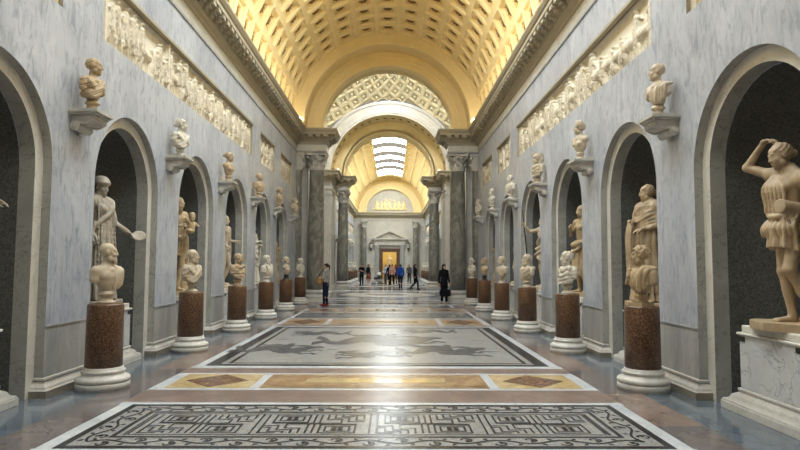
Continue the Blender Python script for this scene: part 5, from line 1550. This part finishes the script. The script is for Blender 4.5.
def pilaster_parts():
    b = MB(); b.box(0, .3, -.4, .4, 0, .2); b.box(0, .26, -.36, .36, .2, .3); b.box(0, .28, -.38, .38, .3, .4); b.box(0, .24, -.34, .34, .4, .5)
    s = MB(); n = 14
    s.prism([(0, -.3)] + [(.08 + .14 * cos(-pi / 2 + pi * k / n), .3 * sin(-pi / 2 + pi * k / n)) for k in range(n + 1)] + [(0, .3)], lambda p, t: (p[0], p[1], t), .5, 5.75)
    c = MB(); c.prism([(0, -.28), (.2, -.28), (.2, .28), (0, .28)], lambda p, t: (p[0] * (1 if t < 6 else 1.5), p[1] * (1 if t < 6 else 1.35), t), 5.75, 6.36); c.box(0, .36, -.44, .44, 6.36, 6.5)
    for row, z0, h in ((0, 5.78, .28), (1, 5.95, .34)):
        for k in range(4):
            y = -.24 + .16 * k + (.08 if row else 0)
            if y > .3: continue
            c.tube([(.2, y, z0), (.235, y, z0 + h * .5), (.29, y, z0 + h * .85), (.34, y, z0 + h), (.35, y, z0 + h * .85)], [.05, .06, .05, .035, .02], 6)
    for y in (-.38, .38): c.lathe([(.001, 6.2), (.06, 6.22), (.07, 6.28), (.05, 6.36)], 10, (.3, y))
    return b.mesh('base', [M['base']]), s.mesh('shaft', [M['column']]), c.mesh('capital', [M['frieze']])
PP = pilaster_parts()
for sg, side in ((-1, 'left'), (1, 'right')):
    for y, lab in ((YC1, 'near'), (YC2, 'far')):
        t = tag(empty('half_column', (sg * W, y, 0), pi if sg > 0 else 0), 'dark half column against the wall behind the %s %s column' % (lab, side), 'column', 'half columns on the walls', 'thing')
        for nm, me in zip(('base', 'shaft', 'capital'), PP): link(nm, me, None, t)

# ------------------------------------------------------------------ lanterns and busts beside the far door, small lamps on the cornice
M['lead'] = plain('grey_lead', S(96, 92, 84), .5, .4, .1)
lens = glow('lamp_light', (1, .86, .62, 1), 12)
for sg, side in ((-1, 'left'), (1, 'right')):
    t = tag(empty('wall_lantern', (sg * 2.08, Y3, 3.4), pi), 'grey metal wall lantern on the %s of the far doorway' % side, 'lantern', 'lanterns beside the far doorway')
    mb = MB(); mb.box(-.08, .08, 0, .03, -.25, .1); mb.tube([(0, .02, -.1), (0, .2, -.2), (0, .34, -.15), (0, .34, -.02)], .022, 8); mb.build('arm', M['lead'], t)
    mb = MB(); mb.lathe([(.05, -.02), (.14, .02), (.16, .06), (.1, .08)], 8, (0, .34), smooth=False); mb.lathe([(.24, .52), (.25, .56), (.12, .68), (.05, .72), (.06, .76), (.01, .82)], 8, (0, .34), smooth=False)
    for k in range(8):
        a = 2 * pi * k / 8; mb.tube([(.12 * cos(a), .34 + .12 * sin(a), .06), (.22 * cos(a), .34 + .22 * sin(a), .53)], .014, 6)
    mb.build('lantern_frame', M['lead'], t)
    mb = MB(); mb.lathe([(.11, .07), (.205, .52)], 8, (0, .34), smooth=False); mb.build('glass', plain('milky_lantern_glass', S(226, 222, 210), .3, .5), t)
    t = tag(empty('herm_pedestal', (sg * 2.0, Y3 - .45, 0)), 'slim pale pedestal standing %s of the far doorway' % side, 'pedestal', 'pedestals beside the far doorway')
    mb = MB(); mb.box(-.24, .24, -.22, .22, 0, .12); mb.build('base', M['base'], t)
    mb = MB(); mb.box(-.18, .18, -.16, .16, .12, .86); mb.build('die', M['pedstone'], t)
    mb = MB(); mb.box(-.22, .22, -.2, .2, .86, .92); mb.build('slab', M['base'], t)
    bust('rp3' if sg < 0 else 'lb2', (sg * 2.0, Y3 - .45, .92), pi, 'pale bust on the slim pedestal %s of the far doorway' % side, M['cream'], 'busts beside the far doorway', 0, .95)
    for x, y, lab in ((3.2, XB + .5, 'inner'), (3.55, Y1 - .35, 'outer')):
        t = tag(empty('spot_lamp', (sg * x, y, 7.5), 0), 'small bright lamp on top of the cornice, %s side, %s' % (side, 'near column' if y < 30 else 'far column'), 'lamp', 'small lamps on the cornice')
        mb = MB(); mb.box(-.06, .06, -.05, .05, 0, .02); mb.tube([(0, 0, .02), (0, 0, .08)], .015, 6); mb.tube([(0, .06, .11), (0, -.05, .11)], .05, 10); mb.build('housing', M['iron'], t)
        mb = MB(); mb.tube([(0, -.051, .11), (0, -.056, .11)], .045, 10); mb.build('bulb', lens, t)
statue_pedestal(0, Y3 + 4.6, pi, 'marble pedestal in the golden room beyond the doorway')['group'] = 'pedestal beyond the doorway'
statue('tall', 0, Y3 + 4.6, .95, pi, 'pale statue standing in the golden room beyond the doorway', M['pale'], 1.0, 'statue beyond the doorway')
# ------------------------------------------------------------------ visitors
def cloth(name, c, var=.15): return plain(name, c, .85, .15, var, 14)
SKIN = plain('skin', S(196, 150, 122), .6, .3, .05, 6)
DARKHAIR = plain('dark_hair', S(34, 26, 22), .55, .3, .2, 30); BROWNHAIR = plain('brown_hair', S(70, 50, 36), .55, .3, .2, 30); GREYHAIR = plain('grey_hair', S(130, 124, 118), .6, .3, .2, 30)
CL = dict(black=cloth('black_cloth', S(26, 26, 30)), navy=cloth('navy_cloth', S(30, 36, 54)), blue=cloth('blue_cloth', S(34, 84, 170)), white=cloth('white_cloth', S(206, 202, 196)), pink=cloth('pink_cloth', S(206, 166, 160)),
          sky=cloth('pale_blue_cloth', S(184, 204, 226)), red=cloth('red_cloth', S(120, 44, 40)), grey=cloth('grey_cloth', S(84, 86, 92)), brown=cloth('rust_cloth', S(122, 70, 52)), tan=cloth('tan_leather', S(170, 128, 84)), shoe=cloth('pale_shoe', S(206, 200, 196)))
def check_cloth():
    t = NT('white_patterned_cloth')
    v = t.n('ShaderNodeTexVoronoi'); v.inputs['Scale'].default_value = 24; t.l(t.mapping(), v.inputs['Vector'])
    return t.done(t.ramp(v.outputs['Distance'], [(.3, S(226, 222, 214)), (.5, S(120, 112, 104))]), .85, .15)
CL['pattern'] = check_cloth()
def person(x, y, rz, label, top, bottom, hair='short', hairm=None, pose='stand', fem=False, sleeves='long', skirtlen=None, yaw=0, pitch=0, sc=.94, arms=None, shoes='black', h=.013, long_top=False):
    t = tag(empty('person', (x, y, 0), rz), label, 'person', 'museum visitors'); t.scale = (sc, sc, sc)
    k = {}
    if pose == 'walk': k = dict(kneeR=(.1, .16, .5), ankR=(.1, .2, .085), kneeL=(-.1, .03, .49), ankL=(-.1, -.26, .13), elR=(.24, -.13, 1.16), wrR=(.24, -.1, .92), elL=(-.24, .05, 1.14), wrL=(-.22, .2, .96))
    elif pose == 'step': k = dict(kneeR=(.1, .08, .5), ankR=(.1, .06, .085), kneeL=(-.1, .0, .49), ankL=(-.1, -.12, .09))
    else: k = dict(kneeR=(.1, .02, .5), ankR=(.11, -.01, .085), kneeL=(-.1, .02, .5), ankL=(-.12, .02, .085))
    if arms == 'phone': k.update(elR=(.22, .06, 1.14), wrR=(.09, .27, 1.24), elL=(-.22, .06, 1.14), wrL=(-.08, .27, 1.22))
    elif arms == 'push': k.update(elR=(.24, .02, 1.15), wrR=(.2, .28, 1.04), elL=(-.24, .02, 1.15), wrL=(-.2, .28, 1.04))
    elif arms == 'fold': k.update(elR=(.24, .02, 1.14), wrR=(.0, .19, 1.14), elL=(-.24, .02, 1.14), wrL=(-.02, .17, 1.19))
    elif arms == 'carry': k.update(elR=(.25, -.03, 1.13), wrR=(.27, .0, .88))
    J = joints(**k)
    lo, hi = (-.5, -.48, 0), (.5, .5, 1.85)
    V = Vol(lo, hi, h); body(V, J, fem, curlR=.45, curlL=.45, rf=.0105); head(V, tuple(J['head']), yaw, pitch, 0, .98, None)
    link('body', V.mesh('body'), SKIN, t)
    p = J['head']; V = Vol(p + (-.2, -.26, -.3), p + (.2, .2, .25), .012); head(V, tuple(J['head']), yaw, pitch, 0, 1.0, hair, None, skin=False)
    link('hair', V.mesh('hair'), hairm or DARKHAIR, t)
    V = Vol((-.5, -.48, .75), (.5, .5, 1.6), h); torso(V, J, fem, .018)
    if long_top: skirt(V, (0, 0), 1.15, (.155, .125), (0, 0), .78, (.2, .16), 6, .008)
    else: V.ell(J['pel'] + np.array((0, 0, .04)), (.175, .13, .09), .03)
    for s in 'RL':
        V.cap(J['sh' + s], J['el' + s], .07, .058, .03)
        if sleeves == 'long': V.cap(J['el' + s], J['wr' + s] * .88 + J['el' + s] * .12, .058, .043, .02)
    V.cap(J['neck'] + np.array((0, -.01, -.05)), J['neck'] + np.array((0, -.012, .02)), .075, .066, .03)
    V.disp((-.5, -.48, .75), (.5, .5, 1.6), lambda X, Y, Z: .004 * np.sin(46 * (Z + .5 * X) + 3 * np.sin(13 * X)) + 0 * Y)
    link('shirt', V.mesh('shirt'), top, t)
    V = Vol((-.4, -.48, .04), (.4, .45, 1.1), h)
    if skirtlen: skirt(V, (0, 0), 1.04, (.165, .125), (0, .02), skirtlen, (.25, .2), 8, .014)
    else:
        V.ell(J['pel'], (.17, .122, .125), .03)
        for s in 'RL':
            a = J['ank' + s] + np.array((0, 0, .015)); V.cap(J['hip' + s], J['knee' + s], .103, .072, .03); V.cap(J['knee' + s], a, .071, .054, .03)
        V.disp((-.4, -.48, .04), (.4, .45, .8), lambda X, Y, Z: .003 * np.sin(60 * Z + 9 * X) + 0 * Y)
    link('skirt' if skirtlen else 'trousers', V.mesh('trousers'), bottom, t)
    for s in 'RL':
        a = J['ank' + s]; V = Vol(a + (-.09, -.12, -.1), a + (.09, .26, .08), .012); x_ = .03 if s == 'R' else -.03
        V.cap(a + (0, -.02, .0), a + (0, -.03, -.04), .05, .048, .02); V.cap(a + (0, -.02, -.045), a + (x_, .15, -.052), .048, .04, .02); V.field(a + (-.2, -.2, -.2), a + (.2, .3, .1), lambda X, Y, Z: np.maximum(Z - (a[2] - .08), -.0 * X) * 0 + .4 + 0 * X + 0 * Y, .001)
        link('shoe', V.mesh('shoe'), CL[shoes], t)
    return t
person(-2.35, 23.6, radians(70), 'woman in white patterned blouse and dark trousers by the near left column', CL['pattern'], CL['navy'], 'ponytail', DARKHAIR, 'stand', True, 'short', yaw=.2, shoes='red', arms='fold')
person(2.44, 25.5, radians(-150), 'woman in black beside the near right column, long dark hair', CL['black'], CL['black'], 'long', DARKHAIR, 'stand', True, 'long', None, .3, shoes='shoe', long_top=True, arms='carry')
person(-2.11, 47, radians(160), 'person in dark clothes standing alone by the far left pedestals', CL['black'], CL['black'], 'short', DARKHAIR, 'stand', False, 'short', arms='phone')
person(-1.66, 49.1, radians(-120), 'woman in navy top and rust skirt beside the pushchair', CL['navy'], CL['brown'], 'straight', DARKHAIR, 'stand', True, 'long', .45, shoes='shoe', pitch=-.2)
person(-0.26, 49.9, radians(120), 'man in pale blue shirt behind the pushchair', CL['sky'], CL['grey'], 'short', GREYHAIR, 'stand', False, 'long', arms='push')
person(0.06, 48.2, radians(20), 'person in black walking towards the doorway behind the pink top', CL['black'], CL['black'], 'short', DARKHAIR, 'walk', False)
person(0.27, 45.7, radians(170), 'woman in pale pink top walking away from the doorway', CL['pink'], CL['black'], 'straight', BROWNHAIR, 'walk', True, 'short', shoes='shoe')
person(0.56, 53, radians(10), 'person in dark red standing in front of the golden doorway', CL['red'], CL['navy'], 'short', DARKHAIR, 'stand', False)
person(0.84, 41.7, radians(15), 'man in bright blue jacket and dark trousers seen from behind', CL['blue'], CL['navy'], 'short', DARKHAIR, 'step', False)
person(1.83, 55, radians(200), 'person in grey and black near the right end column', CL['grey'], CL['black'], 'short', DARKHAIR, 'stand', False)
person(1.76, 39.5, radians(-75), 'woman in black walking to the right with long dark hair', CL['black'], CL['black'], 'long', DARKHAIR, 'walk', True)
# bags
def bag(name, loc, rz, label, mat, w, d, h, strap):
    t = tag(empty(name, loc, rz), label, 'bag')
    V = Vol((-w, -d, -.02), (w, d, h + .05), .012); V.box((0, 0, h / 2), (w * .5, d * .5, h * .5), min(d * .45, .08), .01)
    V.disp((-w, -d, -.02), (w, d, h + .05), lambda X, Y, Z: .006 * np.sin(30 * X + 14 * Z) * np.cos(22 * Z) + 0 * Y)
    link('sack', V.mesh('sack'), mat, t)
    mb = MB(); mb.tube(strap, .013, 8); mb.build('strap', CL['black'], t)
    mb = MB(); mb.tube([(-w * .4, -d * .5, h * .62), (0, -d * .53, h * .66), (w * .4, -d * .5, h * .62)], .01, 6); mb.build('flap', mat, t)
    return t
bag('shoulder_bag', (-2.56, 23.48, .82), radians(70), 'tan shoulder bag with black strap held by the woman in the white blouse', CL['tan'], .3, .16, .32,
    [(-.14, 0, .3), (-.1, -.06, .5), (.05, -.14, .62), (.14, -.1, .45), (.14, 0, .3)])
bag('travel_bag', (2.46, 25.18, .3), radians(10), 'big black travel bag hanging low from the woman in black', CL['black'], .46, .24, .3,
    [(-.18, 0, .28), (-.12, 0, .42), (0, 0, .47), (.12, 0, .42), (.18, 0, .28)])
# pushchair
def pushchair(x, y, rz):
    t = tag(empty('pushchair', (x, y, 0), rz), 'dark folding pushchair with hood beside the man in pale blue', 'pushchair')
    mb = MB()
    for s in (-1, 1):
        mb.tube([(s * .24, -.4, .98), (s * .24, -.12, .6), (s * .24, .34, .14)], .015, 8); mb.tube([(s * .24, .12, .62), (s * .24, -.28, .14)], .015, 8); mb.tube([(s * .24, -.2, .46), (s * .24, .2, .46)], .012, 6)
    mb.tube([(-.24, -.4, .98), (0, -.42, 1.0), (.24, -.4, .98)], .018, 8); mb.tube([(-.24, .34, .14), (.24, .34, .14)], .012, 6); mb.tube([(-.24, -.28, .14), (.24, -.28, .14)], .012, 6)
    mb.build('frame', M['iron'], t)
    V = Vol((-.3, -.4, .3), (.3, .4, 1.0), .015); V.box((0, .05, .46), (.2, .2, .035), .02, .01); V.box((0, -.17, .66), (.2, .035, .22), .02, .02, R=rot('x', .35)); V.box((-.2, .0, .54), (.02, .2, .08), .015, .02); V.box((.2, .0, .54), (.02, .2, .08), .015, .02)
    link('seat', V.mesh('seat'), CL['grey'], t)
    mb = MB(); vs = []
    for i in range(7):
        a = i / 6 * pi * .62
        for j in range(9):
            b = -pi / 2 + pi * j / 8; vs.append((.22 * sin(b), -.2 + .3 * sin(a) * cos(b) * 1.0 - .05, .72 + .24 * cos(a) * max(.0, cos(b)) + .05))
    mb.add(vs, [(i * 9 + j, i * 9 + j + 1, i * 9 + j + 10, i * 9 + j + 9) for i in range(6) for j in range(8)], 0, True); mb.build('hood', CL['white'], t)
    for sx in (-1, 1):
        for yy, r in ((.34, .09), (-.28, .13)):
            mb = MB(); vs = []
            for k in range(20):
                a = 2 * pi * k / 20
                for rr, xx in ((r, -.02), (r, .02), (r * .7, .02), (r * .7, -.02)): vs.append((sx * .27 + xx, yy + rr * cos(a), r + rr * sin(a)))
            mb.add(vs, [(4 * k + q, 4 * k + (q + 1) % 4, 4 * ((k + 1) % 20) + (q + 1) % 4, 4 * ((k + 1) % 20) + q) for k in range(20) for q in range(4)], 0)
            mb.tube([(sx * .25, yy, r), (sx * .29, yy, r)], r * .22, 8)
            for k in range(5): a = 2 * pi * k / 5; mb.tube([(sx * .27, yy, r), (sx * .27, yy + r * .75 * cos(a), r + r * .75 * sin(a))], .007, 5)
            mb.build('wheel', M['iron'], t)
pushchair(-.95, 49.2, radians(115))
# ------------------------------------------------------------------ light
def area(name, loc, size, rot, power, col):
    d = bpy.data.lights.new(name, 'AREA'); d.shape = 'RECTANGLE'; d.size, d.size_y = size
    d.energy = power; d.color = col
    o = bpy.data.objects.new(name, d); COL.objects.link(o); o.location = loc; o.rotation_euler = rot
    return o
WARM = (1, .86, .62)
for sg in (-1, 1):
    for nm, a, b in (('near', 0, 25), ('far', 41.6, 66)):
        area('cove_lamp_' + nm, (sg * 3.5, (a + b) / 2, 7.58), (.12, b - a), (0, radians(180 + sg * 48), 0), (4.2 if a < 30 else 2.6) * (b - a), WARM)
d = bpy.data.lights.new('room_lamp', 'POINT'); d.energy = 170; d.color = (1, .92, .74); d.shadow_soft_size = .3
o = bpy.data.objects.new('room_lamp', d); COL.objects.link(o); o.location = (0, Y3 + 3, 4.0)

w = bpy.data.worlds.new('sky'); SC.world = w; w.use_nodes = True
w.node_tree.nodes['Background'].inputs[0].default_value = (.6, .75, 1, 1); w.node_tree.nodes['Background'].inputs[1].default_value = .3

# ------------------------------------------------------------------ camera
def cam():
    yaw, pit, roll = radians(-.8), radians(3.82), radians(.3)
    m = Matrix.Rotation(yaw, 4, 'Z') @ Matrix.Rotation(pit, 4, 'X') @ Matrix.Rotation(-roll, 4, 'Y')
    m = m @ Matrix.Rotation(pi / 2, 4, 'X')
    m.translation = (.205, 0, 1.6)
    c = bpy.data.cameras.new('camera'); c.lens = 27; c.sensor_width = 36; c.clip_end = 300; c.clip_start = .05
    o = bpy.data.objects.new('camera', c); COL.objects.link(o); o.matrix_world = m
    SC.camera = o
cam()
SC.view_settings.view_transform = 'Standard'; SC.view_settings.look = 'None'; SC.view_settings.gamma = 1; SC.view_settings.use_curve_mapping = False
SC.view_settings.exposure = -0.05
SC.cycles.use_denoising = True
SC.cycles.max_bounces = 10; SC.cycles.diffuse_bounces = 6; SC.cycles.glossy_bounces = 4
SC.cycles.sample_clamp_indirect = 8
